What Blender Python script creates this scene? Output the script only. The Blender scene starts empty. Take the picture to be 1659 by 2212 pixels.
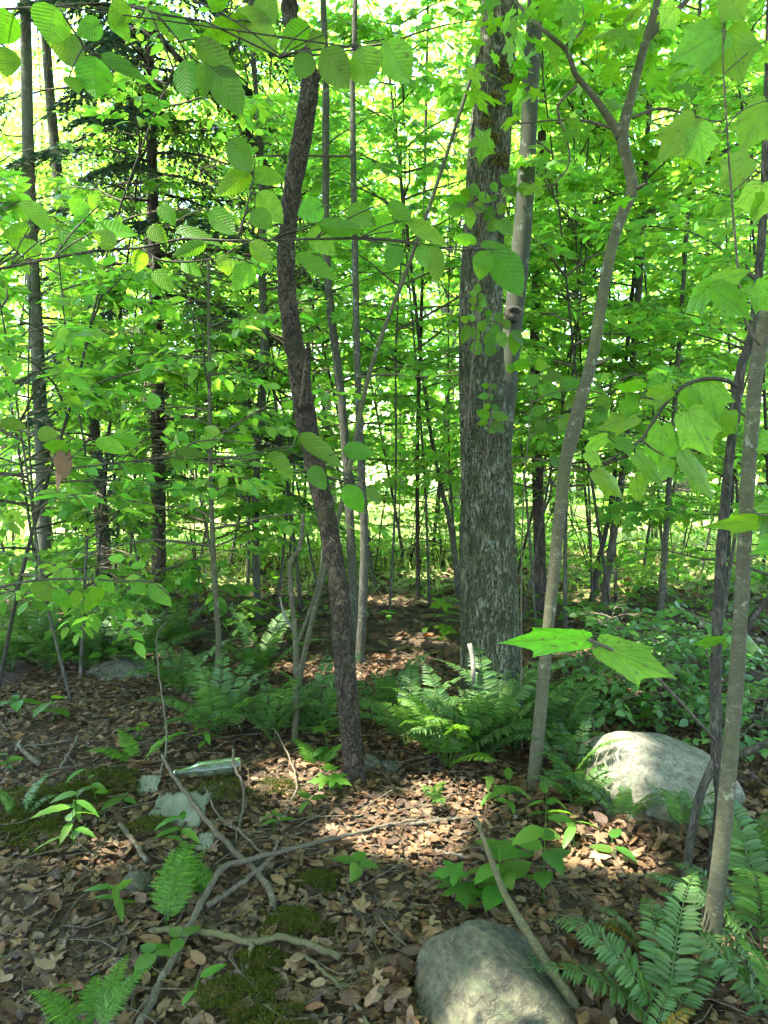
import bpy, math, random
import numpy as np
from mathutils import Matrix, Vector, Quaternion

# ------------------------------------------------------------------ camera, sky, sun, exposure
SC = bpy.context.scene
C = SC.collection
CAMZ, PITCH, FPX, CX, CY = 1.5, math.radians(6.0), 1661.0, 829.5, 1106.0
cam_d = bpy.data.cameras.new('camera')
cam = bpy.data.objects.new('camera', cam_d)
C.objects.link(cam)
cam.location = (0, 0, CAMZ)
cam.rotation_euler = (math.radians(90) - PITCH, 0, 0)
cam_d.sensor_fit = 'VERTICAL'
cam_d.sensor_height = 36.0
cam_d.lens = 36.0 * FPX / 2212.0
cam_d.clip_start, cam_d.clip_end = 0.05, 1500
SC.camera = cam

SUN = np.array([-0.40, -0.10, 1.0]); SUN /= np.linalg.norm(SUN)
wd = bpy.data.worlds.new('World'); SC.world = wd; wd.use_nodes = True
wn = wd.node_tree; wn.nodes.clear()
sky = wn.nodes.new('ShaderNodeTexSky'); sky.sky_type = 'NISHITA'; sky.sun_disc = False
sky.sun_elevation = math.asin(SUN[2]); sky.sun_rotation = math.atan2(SUN[0], SUN[1])
sky.air_density = 1.0; sky.dust_density = 1.5
bg = wn.nodes.new('ShaderNodeBackground'); bg.inputs[1].default_value = 0.15
wo = wn.nodes.new('ShaderNodeOutputWorld')
wn.links.new(sky.outputs[0], bg.inputs[0]); wn.links.new(bg.outputs[0], wo.inputs[0])
sl = bpy.data.lights.new('sun', 'SUN'); sl.energy = 3.2; sl.angle = math.radians(0.53); sl.color = (1.0, 0.95, 0.86)
so = bpy.data.objects.new('sun', sl); C.objects.link(so)
so.rotation_euler = Vector(SUN).to_track_quat('Z', 'Y').to_euler()
so.location = (-8, -4, 20)
vs = SC.view_settings
vs.view_transform = 'Standard'; vs.look = 'None'; vs.gamma = 1.0; vs.exposure = 3.85
SC.render.engine = 'CYCLES'
cy = SC.cycles
cy.max_bounces = 5; cy.diffuse_bounces = 2; cy.transmission_bounces = 4; cy.use_light_tree = False; cy.glossy_bounces = 2
cy.use_adaptive_sampling = True; cy.adaptive_threshold = 0.03
cy.caustics_reflective = False; cy.caustics_refractive = False
cy.use_denoising = True

RNG = np.random.default_rng(11)
random.seed(5)
PI = math.pi

# ------------------------------------------------------------------ projection helpers
cp, sp = math.cos(PITCH), math.sin(PITCH)
CAM = np.array([0, 0, CAMZ])
FWD = np.array([0, cp, -sp]); UPV = np.array([0, sp, cp])
def raydir(px, py):
    return FWD + np.array([(px - CX) / FPX, 0, 0]) + UPV * ((CY - py) / FPX)
def W(px, py, Y):
    d = raydir(px, py)
    return CAM + d * (Y / d[1])
def proj(P):
    q = np.atleast_2d(P) - CAM
    dep = q @ FWD
    ok = np.where(dep > 0.05, dep, 0.05)
    return CX + FPX * q[:, 0] / ok, CY - FPX * (q @ UPV) / ok, dep

# ------------------------------------------------------------------ noise
def _hash(x, y, z, s):
    h = (x * 374761393 + y * 668265263 + z * 1440662683 + s * 974634777) & 0xffffffff
    h = ((h ^ (h >> 13)) * 1274126177) & 0xffffffff
    h = (h ^ (h >> 16)) & 0xffff
    return h / 65535.0
def vnoise(p, seed=0):
    p = np.asarray(p, float)
    i = np.floor(p).astype(np.int64); f = p - i; f = f * f * (3 - 2 * f)
    x, y, z = i[:, 0], i[:, 1], i[:, 2]
    r = 0
    for a in (0, 1):
        wx = f[:, 0] if a else 1 - f[:, 0]
        for b in (0, 1):
            wy = f[:, 1] if b else 1 - f[:, 1]
            for c in (0, 1):
                wz = f[:, 2] if c else 1 - f[:, 2]
                r = r + _hash(x + a, y + b, z + c, seed) * wx * wy * wz
    return r
def fbm(p, octv=4, seed=0):
    p = np.asarray(p, float); s = 0; a = 0.5; t = 0
    for k in range(octv):
        s = s + a * vnoise(p * 2 ** k, seed + k); t += a; a *= 0.5
    return s / t

# ------------------------------------------------------------------ ground height
def G(x, y):
    x = np.asarray(x, float); y = np.asarray(y, float)
    sh = x.shape
    xr = np.ravel(x * np.ones_like(y)); yr = np.ravel(y * np.ones_like(x))
    s = np.clip(yr - 4.8, 0, 45)
    z = -0.042 * s - 0.0 * s
    z = z + 0.10 * (fbm(np.c_[xr * 0.7, yr * 0.7, 0 * xr + 3.3], 3, 4) - 0.5)
    z = z + 0.035 * (fbm(np.c_[xr * 4.5, yr * 4.5, 0 * xr], 3, 9) - 0.5)
    z = z + 0.10 * np.exp(-(((xr + 1.35) / 0.9) ** 2 + ((yr - 3.6) / 0.9) ** 2))
    far = np.clip((yr - 60) / 80, 0, 1)
    z = z + 3.0 * far * far
    return z.reshape(np.broadcast(x, y).shape) if sh or np.shape(y) else float(z[0])
def g1(x, y):
    return float(G(np.array([x]), np.array([y]))[0])
def gp(px, py, lift=0.0):
    d = raydir(px, py)
    ts = np.linspace(0.5, 60, 3000)
    P = CAM[None] + d[None] * ts[:, None]
    below = P[:, 2] < G(P[:, 0], P[:, 1])
    k = int(np.argmax(below)) if below.any() else len(ts) - 1
    a, b = ts[max(k - 1, 0)], ts[k]
    tt = np.linspace(a, b, 20)
    P = CAM[None] + d[None] * tt[:, None]
    k = int(np.argmax(P[:, 2] < G(P[:, 0], P[:, 1]) + 1e-6))
    p = P[k].copy(); p[2] = g1(p[0], p[1]) + lift
    return p

# ------------------------------------------------------------------ mesh and object helpers
def mk_mesh(name, V, T, uv=None, mat=None, smooth=True):
    V = np.ascontiguousarray(V, np.float32); T = np.ascontiguousarray(T, np.int32)
    me = bpy.data.meshes.new(name)
    k = T.shape[1]
    me.vertices.add(len(V)); me.vertices.foreach_set('co', V.ravel())
    me.loops.add(T.size); me.loops.foreach_set('vertex_index', T.ravel())
    me.polygons.add(len(T)); me.polygons.foreach_set('loop_start', np.arange(0, T.size, k, dtype=np.int32))
    me.polygons.foreach_set('use_smooth', np.full(len(T), smooth, bool))
    if uv is not None:
        l = me.uv_layers.new(name='UVMap')
        l.data.foreach_set('uv', np.ascontiguousarray(uv[T.ravel()], np.float32).ravel())
    me.update(calc_edges=True); me.validate()
    if mat is not None:
        me.materials.append(mat)
    return me
def cat(parts):
    """concatenate (V, T[, uv]) tuples"""
    Vs, Ts, Us, o = [], [], [], 0
    for p in parts:
        if len(p[0]) == 0: continue
        Vs.append(p[0]); Ts.append(p[1] + o); o += len(p[0])
        Us.append(p[2] if len(p) > 2 and p[2] is not None else np.zeros((len(p[0]), 2)))
    return np.concatenate(Vs), np.concatenate(Ts), np.concatenate(Us)
def props(o, label=None, category=None, group=None, kind=None):
    if label: o['label'] = label
    if category: o['category'] = category
    if group: o['group'] = group
    if kind: o['kind'] = kind
    return o
def thing(name, label, category, loc, group=None):
    o = bpy.data.objects.new(name, None); C.objects.link(o)
    o.empty_display_size = 0.1
    o.location = loc
    return props(o, label, category, group)
def wloc(o):
    p = np.array(o.location)
    while o.parent is not None:
        o = o.parent; p = p + np.array(o.location)
    return p
def part(name, geo, mat, parent=None, smooth=True, **kw):
    """one mesh object from world-space geometry"""
    V = np.asarray(geo[0]); uv = geo[2] if len(geo) > 2 else None
    loc = None
    if parent is not None: V = V - wloc(parent)
    me = mk_mesh(name, V, geo[1], uv, mat, smooth)
    o = bpy.data.objects.new(name, me); C.objects.link(o)
    if parent is not None: o.parent = parent
    return props(o, **kw)
def solo(name, geo, mat, loc, label, category, group=None, kind=None, smooth=True):
    """a top-level thing that is a single mesh, origin at loc"""
    V = np.asarray(geo[0]) - np.asarray(loc)
    me = mk_mesh(name, V, geo[1], geo[2] if len(geo) > 2 else None, mat, smooth)
    o = bpy.data.objects.new(name, me); C.objects.link(o); o.location = loc
    return props(o, label, category, group, kind)
def inst(name, me, M, parent=None, **kw):
    """an object sharing mesh data at world matrix M (4x4 numpy)"""
    o = bpy.data.objects.new(name, me); C.objects.link(o)
    M = np.array(M, float)
    if parent is not None:
        M = M.copy(); M[:3, 3] -= wloc(parent); o.parent = parent
    o.matrix_basis = Matrix(M.tolist())
    return props(o, **kw)
def nrm(v):
    v = np.asarray(v, float)
    return v / np.maximum(np.linalg.norm(v, axis=-1, keepdims=True), 1e-9)

def resample(pts, n):
    """Catmull-Rom through rows of pts (any columns), n samples spread by length"""
    p = np.asarray(pts, float)
    if len(p) == 2:
        t = np.linspace(0, 1, n)[:, None]; return p[0] * (1 - t) + p[1] * t
    q = np.vstack([2 * p[0] - p[1], p, 2 * p[-1] - p[-2]])
    out = []
    for i in range(len(p) - 1):
        t = np.linspace(0, 1, 12, endpoint=False)[:, None]
        a, b, c, d = q[i], q[i + 1], q[i + 2], q[i + 3]
        out.append(0.5 * ((2 * b) + (c - a) * t + (2 * a - 5 * b + 4 * c - d) * t ** 2 + (3 * b - a - 3 * c + d) * t ** 3))
    out = np.vstack(out + [p[-1:]])
    L = np.r_[0, np.cumsum(np.linalg.norm(np.diff(out[:, :3], axis=0), axis=1))]
    s = np.linspace(0, L[-1], n)
    return np.stack([np.interp(s, L, out[:, k]) for k in range(out.shape[1])], 1)

def tube(pts, rad, sides=8, disp=None, cap=True):
    """tapered tube; disp(P(n,s,3), a(n,s), r) -> radial offset"""
    P = np.asarray(pts, float); n = len(P); R = np.broadcast_to(np.asarray(rad, float), (n,))
    Tn = nrm(np.gradient(P, axis=0))
    ref = np.array([1.0, 0, 0]) if abs(Tn[0] @ np.array([1.0, 0, 0])) < 0.9 else np.array([0, 1.0, 0])
    U = np.zeros((n, 3)); u = nrm(ref - Tn[0] * (ref @ Tn[0]))
    for i in range(n):
        u = u - Tn[i] * (u @ Tn[i]); u = u / np.linalg.norm(u); U[i] = u
    B = np.cross(Tn, U)
    a = np.linspace(0, 2 * PI, sides, endpoint=False)
    dirs = U[:, None] * np.cos(a)[None, :, None] + B[:, None] * np.sin(a)[None, :, None]
    r = R[:, None] * np.ones((1, sides))
    if disp is not None:
        Q = P[:, None] + dirs * r[..., None]
        r = r + disp(Q.reshape(-1, 3), dirs.reshape(-1, 3), np.repeat(R, sides)).reshape(n, sides)
    V = (P[:, None] + dirs * r[..., None]).reshape(-1, 3)
    i = np.arange(n - 1)[:, None] * sides; j = np.arange(sides)[None]; j2 = (j + 1) % sides
    q = np.stack([i + j, i + j2, i + sides + j2, i + sides + j], -1).reshape(-1, 4)
    T = np.vstack([q[:, [0, 1, 2]], q[:, [0, 2, 3]]])
    if cap:
        V = np.vstack([V, P[0] , P[-1]])
        c0, c1 = len(V) - 2, len(V) - 1
        j = np.arange(sides); j2 = (j + 1) % sides
        T = np.vstack([T, np.c_[j2, j, np.full(sides, c0)], np.c_[(n - 1) * sides + j, (n - 1) * sides + j2, np.full(sides, c1)]])
    return V, T, np.zeros((len(V), 2))
def batch_tubes(P, R, sides=4):
    """P (m,n,3), R (m,n): many thin twigs at once"""
    P = np.asarray(P, float); R = np.asarray(R, float)
    m, n = P.shape[:2]
    if m == 0: return np.zeros((0, 3)), np.zeros((0, 3), int), np.zeros((0, 2))
    Tn = nrm(np.gradient(P, axis=1))
    ref = np.where(np.abs(Tn[..., 2:3]) > 0.85, np.array([1.0, 0.1, 0]), np.array([0, 0, 1.0]))
    U = nrm(np.cross(Tn, ref)); B = np.cross(Tn, U)
    a = np.linspace(0, 2 * PI, sides, endpoint=False)
    V = P[:, :, None] + R[:, :, None, None] * (U[:, :, None] * np.cos(a)[:, None] + B[:, :, None] * np.sin(a)[:, None])
    o = (np.arange(m) * n * sides)[:, None, None]
    i = (np.arange(n - 1) * sides)[None, :, None]; j = np.arange(sides)[None, None]; j2 = (j + 1) % sides
    q = np.stack(np.broadcast_arrays(o + i + j, o + i + j2, o + i + sides + j2, o + i + sides + j), -1).reshape(-1, 4)
    return V.reshape(-1, 3), np.vstack([q[:, [0, 1, 2]], q[:, [0, 2, 3]]]), np.zeros((m * n * sides, 2))

# ------------------------------------------------------------------ leaf templates: x along the blade, y across, z up
def tmpl_simple():
    V = np.array([(0, 0, 0), (.28, .25, .05), (.68, .22, .03), (1, 0, -.10), (.68, -.22, .03), (.28, -.25, .05), (.48, 0, 0)], float)
    T = np.array([(0, 6, 1), (1, 6, 2), (2, 6, 3), (3, 6, 4), (4, 6, 5), (5, 6, 0)])
    return V, T, V[:, :2] * 1.0
def tmpl_rhomb():
    V = np.array([(0, 0, 0), (.45, .29, .07), (1, 0, -.05), (.45, -.29, .07)], float)
    return V, np.array([(0, 2, 1), (0, 3, 2)]), V[:, :2] * 1.0
def tmpl_beech(R=14, wmax=.30, curl=.16, fold=.25, pet=.10, twist=0.0):
    rows = []; uv = []
    for i in range(R + 1):
        t = i / R
        w = wmax * 2.86 * t ** .62 * (1 - t) ** .98 + .004
        for j in (-2, -1, 0, 1, 2):
            y = w * j / 2 * (1.0 if (i % 2 == 0 or abs(j) < 2) else 0.965)
            x = t + (0.012 if (abs(j) == 2 and i % 2 == 0) else 0) - 0.03 * (1 - abs(j) / 2) * 0
            z = fold * abs(y) - curl * t * t + (0.007 * (-1) ** i * abs(j) / 2) - 0.35 * y * y
            z += twist * y * t
            rows.append((x, y, z)); uv.append((x, y))
    V = np.array(rows); T = []
    for i in range(R):
        for j in range(4):
            a = i * 5 + j; T += [(a, a + 5, a + 6), (a, a + 6, a + 1)]
    T = np.array(T)
    k = len(V)
    V = np.vstack([V, [(-pet, .007, pet * .15), (-pet, -.007, pet * .15), (0.01, .007, 0.001), (0.01, -.007, 0.001)]])
    T = np.vstack([T, [(k + 1, k + 3, k + 2), (k + 1, k + 2, k)]])
    return V, T, np.vstack([uv, [(0.5, 0)] * 4])
GOOSE = [(-.03, .05), (-.08, .14), (-.06, .26), (.04, .34), (.18, .38), (.33, .41), (.48, .46), (.64, .52), (.62, .40), (.64, .31), (.70, .25), (.79, .18), (.90, .08), (1.04, 0)]
MAPLE = [(-.04, .04), (-.08, .14), (-.17, .32), (-.03, .29), (.06, .28), (.11, .25), (.21, .37), (.27, .46), (.42, .56), (.42, .44), (.47, .40), (.42, .28), (.41, .17), (.53, .21), (.66, .25), (.69, .16), (.80, .09), (1.0, 0)]
def tmpl_maple(half, rings=3, teeth=True, droop=.28, wave=.03, anchor=.22, pet=.0):
    h = []
    for a, b in zip(half[:-1], half[1:]):
        a = np.array(a); b = np.array(b); h.append(a)
        if teeth:
            d = b - a; nn_ = np.array([-d[1], d[0]])
            for f_, k_ in ((.28, -.13), (.36, .0), (.62, -.15), (.70, -.01)): h.append(a + d * f_ + nn_ * k_)
    h.append(np.array(half[-1]))
    h = np.array(h)
    out = np.vstack([[(0.0, 0.0)], h, h[-2::-1] * [1, -1]])
    n = len(out); A = np.array([anchor, 0.0])
    V2 = [A[None]]
    for k in range(1, rings + 1):
        V2.append(A + (out - A) * (k / rings))
    V2 = np.vstack(V2)
    r = np.hypot(V2[:, 0], V2[:, 1]); ang = np.arctan2(V2[:, 1], V2[:, 0] + .15)
    z = -droop * r ** 2 + wave * np.cos(ang * 5) * r + 0.15 * np.abs(V2[:, 1]) * (1 - r)
    V = np.c_[V2, z]
    T = []
    for i in range(n):
        j = (i + 1) % n
        T.append((0, 1 + j, 1 + i))
        for k in range(rings - 1):
            a, b = 1 + k * n + i, 1 + k * n + j
            T += [(a, b, b + n), (a, b + n, a + n)]
    T = np.array(T)
    # outline runs base -> +y side -> tip -> -y side: make faces look up
    nz = np.cross(V[T[:, 1]] - V[T[:, 0]], V[T[:, 2]] - V[T[:, 0]])[:, 2]
    T[nz < 0] = T[nz < 0][:, [0, 2, 1]]
    uv = V2.copy()
    if pet > 0:
        k = len(V)
        V = np.vstack([V, [(-pet, .008, .1 * pet), (-pet, -.008, .1 * pet), (.02, .008, .002), (.02, -.008, .002)]])
        T = np.vstack([T, [(k + 1, k + 3, k + 2), (k + 1, k + 2, k)]])
        uv = np.vstack([uv, [(.5, 0)] * 4])
    return V, T, uv
def tmpl_dry(seed, kind=0):
    """a curled fallen leaf"""
    r = np.random.default_rng(seed)
    if kind == 0:
        R = 5; V = []; T = []
        c1, c2, tw = r.uniform(-.5, .9), r.uniform(-.6, .9), r.uniform(-.6, .6)
        for i in range(R + 1):
            t = i / R; w = .27 * math.sin(PI * min(1, max(t, .03)) ** .85) ** .7 + .012 if t < 1 else .01
            for j in (-1, 0, 1):
                y = w * j * r.uniform(.85, 1.1)
                z = c1 * y * y * 3 + c2 * (t - .5) ** 2 * .6 + tw * y * (t - .5) + r.normal() * .018
                V.append((t, y, z))
        for i in range(R):
            for j in range(2):
                a = i * 3 + j; T += [(a, a + 3, a + 4), (a, a + 4, a + 1)]
        V = np.array(V); V[:, 0] -= .5; return V, np.array(T), V[:, :2] + [.5, 0]
    V, T, uv = tmpl_maple(MAPLE, rings=1 if kind == 2 else 2, teeth=False, droop=r.uniform(-.3, .5), wave=r.uniform(.03, .16))
    V = V.copy(); V[:, 2] += r.uniform(-.6, .8) * V[:, 1] ** 2 + r.uniform(-.5, .5) * V[:, 1] * V[:, 0] + r.normal(size=len(V)) * .02
    V[:, 0] -= .4
    return V, T, uv
T_SIMPLE, T_RHOMB, T_BEECH = tmpl_simple(), tmpl_rhomb(), tmpl_beech()
T_MAPLE_LO = tmpl_maple(MAPLE, rings=1, teeth=False, droop=.15, wave=.05)

def frames(axis, normal):
    X = nrm(axis); Z = nrm(normal - X * np.sum(normal * X, -1, keepdims=True)); Y = np.cross(Z, X)
    return X, Y, Z
def cloud(tm, pos, axis, normal, size, wid=1.0, curl=1.0):
    """many leaves as one (V, T, uv)"""
    tv, tt, tu = tm; N = len(pos)
    if N == 0: return np.zeros((0, 3)), np.zeros((0, 3), int), np.zeros((0, 2))
    X, Y, Z = frames(axis, normal)
    s = np.broadcast_to(np.asarray(size, float), (N,))[:, None, None]
    w = np.broadcast_to(np.asarray(wid, float), (N,))[:, None, None]
    c = np.broadcast_to(np.asarray(curl, float), (N,))[:, None, None]
    V = pos[:, None] + s * (tv[None, :, 0:1] * X[:, None] + w * tv[None, :, 1:2] * Y[:, None] + c * tv[None, :, 2:3] * Z[:, None])
    T = (tt[None] + (np.arange(N) * len(tv))[:, None, None]).reshape(-1, 3)
    return V.reshape(-1, 3), T, np.tile(tu, (N, 1))
def leaf_matrix(pos, axis, normal, size, wid=1.0, curl=1.0):
    X, Y, Z = frames(np.asarray(axis, float)[None], np.asarray(normal, float)[None])
    M = np.eye(4); M[:3, 0] = X[0] * size; M[:3, 1] = Y[0] * size * wid; M[:3, 2] = Z[0] * size * curl; M[:3, 3] = pos
    return M

# ------------------------------------------------------------------ materials
class NT:
    def __init__(s, name):
        s.m = bpy.data.materials.new(name); s.m.use_nodes = True
        s.t = s.m.node_tree; s.t.nodes.clear()
        s.out = s.n('ShaderNodeOutputMaterial')
    def n(s, typ, **kw):
        o = s.t.nodes.new(typ)
        for k, v in kw.items(): setattr(o, k, v)
        return o
    def put(s, sock, v):
        if isinstance(v, bpy.types.NodeSocket): s.t.links.new(v, sock)
        elif v is not None:
            if isinstance(v, (tuple, list)) and len(v) == 3 and sock.type == 'RGBA': v = (*v, 1)
            sock.default_value = v
    def math(s, op, a, b=None, c=None, clamp=False):
        o = s.n('ShaderNodeMath', operation=op, use_clamp=clamp)
        s.put(o.inputs[0], a); s.put(o.inputs[1], b)
        if c is not None: s.put(o.inputs[2], c)
        return o.outputs[0]
    def mix(s, f, a, b, mode='MIX'):
        o = s.n('ShaderNodeMix', data_type='RGBA', blend_type=mode)
        s.put(o.inputs[0], f); s.put(o.inputs[6], a); s.put(o.inputs[7], b)
        return o.outputs[2]
    def ramp(s, f, stops, interp='LINEAR'):
        o = s.n('ShaderNodeValToRGB'); s.put(o.inputs[0], f)
        e = o.color_ramp; e.interpolation = interp
        while len(e.elements) < len(stops): e.elements.new(0.5)
        for el, (p, c) in zip(e.elements, stops):
            el.position = p; el.color = (*c, 1) if len(c) == 3 else c
        return o.outputs[0]
    def step(s, v, lo, hi):
        o = s.n('ShaderNodeMapRange', interpolation_type='SMOOTHSTEP')
        s.put(o.inputs[0], v); s.put(o.inputs[1], lo); s.put(o.inputs[2], hi)
        return o.outputs[0]
    def coord(s, scale=(1, 1, 1), kind='Object'):
        tc = s.n('ShaderNodeTexCoord'); mp = s.n('ShaderNodeMapping')
        s.t.links.new(tc.outputs[kind], mp.inputs[0]); mp.inputs[3].default_value = scale
        return mp.outputs[0]
    def noise(s, vec, scale, detail=4, rough=.55, dist=0):
        o = s.n('ShaderNodeTexNoise'); s.put(o.inputs['Vector'], vec)
        o.inputs['Scale'].default_value = scale; o.inputs['Detail'].default_value = detail
        o.inputs['Roughness'].default_value = rough; o.inputs['Distortion'].default_value = dist
        return o.outputs[0]
    def voro(s, vec, scale, feature='F1', rnd=1.0):
        o = s.n('ShaderNodeTexVoronoi', feature=feature); s.put(o.inputs['Vector'], vec)
        o.inputs['Scale'].default_value = scale; o.inputs['Randomness'].default_value = rnd
        return o.outputs[0]
    def bump(s, h, strength=.5, dist=.01):
        o = s.n('ShaderNodeBump'); s.put(o.inputs['Height'], h)
        o.inputs['Strength'].default_value = strength; o.inputs['Distance'].default_value = dist
        return o.outputs[0]
    def bsdf(s, color, rough=.8, normal=None, spec=.3, **kw):
        o = s.n('ShaderNodeBsdfPrincipled')
        s.put(o.inputs['Base Color'], color); s.put(o.inputs['Roughness'], rough)
        o.inputs['Specular IOR Level'].default_value = spec
        if normal is not None: s.put(o.inputs['Normal'], normal)
        for k, v in kw.items(): s.put(o.inputs[k], v)
        return o.outputs[0]
    def done(s, sh):
        s.t.links.new(sh, s.out.inputs[0]); return s.m
def hsv(n, col, h=.5, sat=1.0, val=1.0):
    o = n.n('ShaderNodeHueSaturation')
    n.put(o.inputs['Hue'], h); n.put(o.inputs['Saturation'], sat); n.put(o.inputs['Value'], val); n.put(o.inputs['Color'], col)
    return o.outputs[0]
def rnd01(n):
    g = n.n('ShaderNodeNewGeometry'); oi = n.n('ShaderNodeObjectInfo')
    return n.math('FRACT', n.math('ADD', g.outputs['Random Per Island'], n.math('MULTIPLY', oi.outputs['Random'], 7.31)))
def leaf_mat(name, refl, trans, vein=None, rough=.45, mixf=.5, spec=.4, hue=.035, valr=.5):
    n = NT(name); r = rnd01(n)
    r2 = n.math('FRACT', n.math('MULTIPLY', r, 17.3))
    h = n.math('MULTIPLY_ADD', r, hue, .5 - hue / 2)
    v = n.math('MULTIPLY_ADD', r2, valr, 1 - valr / 2)
    cr, ct = hsv(n, refl, h, 1, v), hsv(n, trans, h, 1, v)
    nor = None
    if vein:
        tc = n.n('ShaderNodeTexCoord'); sx = n.n('ShaderNodeSeparateXYZ'); n.t.links.new(tc.outputs['UV'], sx.inputs[0])
        x, y = sx.outputs[0], sx.outputs[1]; ay = n.math('ABSOLUTE', y)
        if vein == 'beech':
            mid = n.step(ay, .016, .006)
            w = n.math('FRACT', n.math('MULTIPLY', n.math('SUBTRACT', x, n.math('MULTIPLY', ay, .75)), 10.5))
            tri = n.math('ABSOLUTE', n.math('SUBTRACT', w, .5))
            side = n.step(tri, .10, .03)
            mask = n.math('MAXIMUM', mid, n.math('MULTIPLY', side, .55))
            hgt = n.math('ADD', n.math('MULTIPLY', tri, 1.2), n.math('MULTIPLY', mid, -.6))
        else:
            mask = None
            for k, a in enumerate((0, 38, 80)):
                ca, sa = math.cos(math.radians(a)), math.sin(math.radians(a))
                d = n.math('ABSOLUTE', n.math('SUBTRACT', n.math('MULTIPLY', ay, ca), n.math('MULTIPLY', x, sa)))
                m = n.step(d, .030 - .006 * k, .008)
                al = n.math('ADD', n.math('MULTIPLY', x, ca), n.math('MULTIPLY', ay, sa))
                m = n.math('MULTIPLY', m, n.math('GREATER_THAN', al, 0))
                mask = m if mask is None else n.math('MAXIMUM', mask, m)
            rr = n.math('FRACT', n.math('MULTIPLY', n.math('SUBTRACT', x, n.math('MULTIPLY', ay, .9)), 8))
            s2 = n.math('MULTIPLY', n.step(n.math('ABSOLUTE', n.math('SUBTRACT', rr, .5)), .10, .03), .4)
            mask = n.math('MAXIMUM', mask, s2); hgt = n.math('MULTIPLY', mask, -1)
        cr = n.mix(n.math('MULTIPLY', mask, .55), cr, (refl[0] * 1.7 + .01, refl[1] * 1.4 + .01, refl[2] * 1.5 + .01))
        ct = n.mix(n.math('MULTIPLY', mask, .6), ct, (trans[0] * .6, trans[1] * .6, trans[2] * .5))
        nor = n.bump(hgt, .35, .004)
    if vein:
        blot = n.noise(n.coord(kind='Object'), 4, 4, .65)
        vadd = n.n('ShaderNodeVectorMath', operation='ADD'); n.t.links.new(tc.outputs['UV'], vadd.inputs[0]); n.put(vadd.inputs[1], n.math('MULTIPLY', r, 23.0))
        spot = n.step(n.noise(vadd.outputs[0], 9, 2, .5), .66, .70)
        cr = n.mix(n.math('MULTIPLY', spot, .8), cr, (.07, .05, .018)); ct = n.mix(n.math('MULTIPLY', spot, .8), ct, (.10, .07, .015))
        ct = n.mix(n.step(blot, .36, .66), n.mix(.5, ct, (trans[0] * .45, trans[1] * .55, trans[2] * .5)), ct)
    b = n.bsdf(cr, rough, nor, spec)
    t = n.n('ShaderNodeBsdfTranslucent'); n.put(t.inputs[0], ct)
    if nor is not None: n.put(t.inputs['Normal'], nor)
    m = n.n('ShaderNodeMixShader'); n.put(m.inputs[0], mixf); n.t.links.new(b, m.inputs[1]); n.t.links.new(t.outputs[0], m.inputs[2])
    return n.done(m.outputs[0])
M = {}
M['beech'] = leaf_mat('beech_leaf', (.045, .10, .008), (.17, .38, .008), 'beech', spec=.22, valr=.8, hue=.05)
M['maple'] = leaf_mat('maple_leaf', (.055, .125, .012), (.30, .62, .016), 'maple', spec=.22, valr=.7, hue=.05)
M['under'] = leaf_mat('understory_leaf', (.08, .18, .026), (.36, .72, .05), hue=.05, spec=.3)
M['under_dark'] = leaf_mat('understory_leaf_dark', (.06, .15, .026), (.27, .60, .045), hue=.05, spec=.3)
M['canopy'] = leaf_mat('canopy_leaf', (.06, .15, .02), (.31, .62, .035), hue=.06, spec=.3)
M['far'] = leaf_mat('far_leaf', (.10, .20, .036), (.38, .69, .055), hue=.06, spec=.3)
M['hemlock'] = leaf_mat('hemlock_needle', (.022, .052, .032), (.035, .085, .04), mixf=.25, hue=.03)
M['fern'] = leaf_mat('fern_frond', (.045, .092, .022), (.13, .27, .028), rough=.5, mixf=.4, hue=.03, spec=.3)
M['fern_light'] = leaf_mat('fern_frond_light', (.06, .14, .014), (.19, .40, .014), rough=.55, hue=.03, spec=.3)
M['fern_yellow'] = leaf_mat('fern_frond_yellow', (.17, .11, .012), (.22, .15, .010), rough=.6, hue=.03)
M['herb'] = leaf_mat('herb_leaf', (.05, .12, .014), (.15, .36, .014), rough=.5, hue=.04, spec=.3)
M['shrub_blue'] = leaf_mat('bluish_shrub_leaf', (.08, .165, .05), (.16, .36, .045), rough=.35, spec=.45, hue=.03)
M['grass'] = leaf_mat('grass_blade', (.24, .30, .08), (.46, .54, .12), rough=.6, hue=.04)
M['moss'] = leaf_mat('moss', (.045, .056, .008), (.075, .092, .008), rough=.8, hue=.04, spec=.1)

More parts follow.
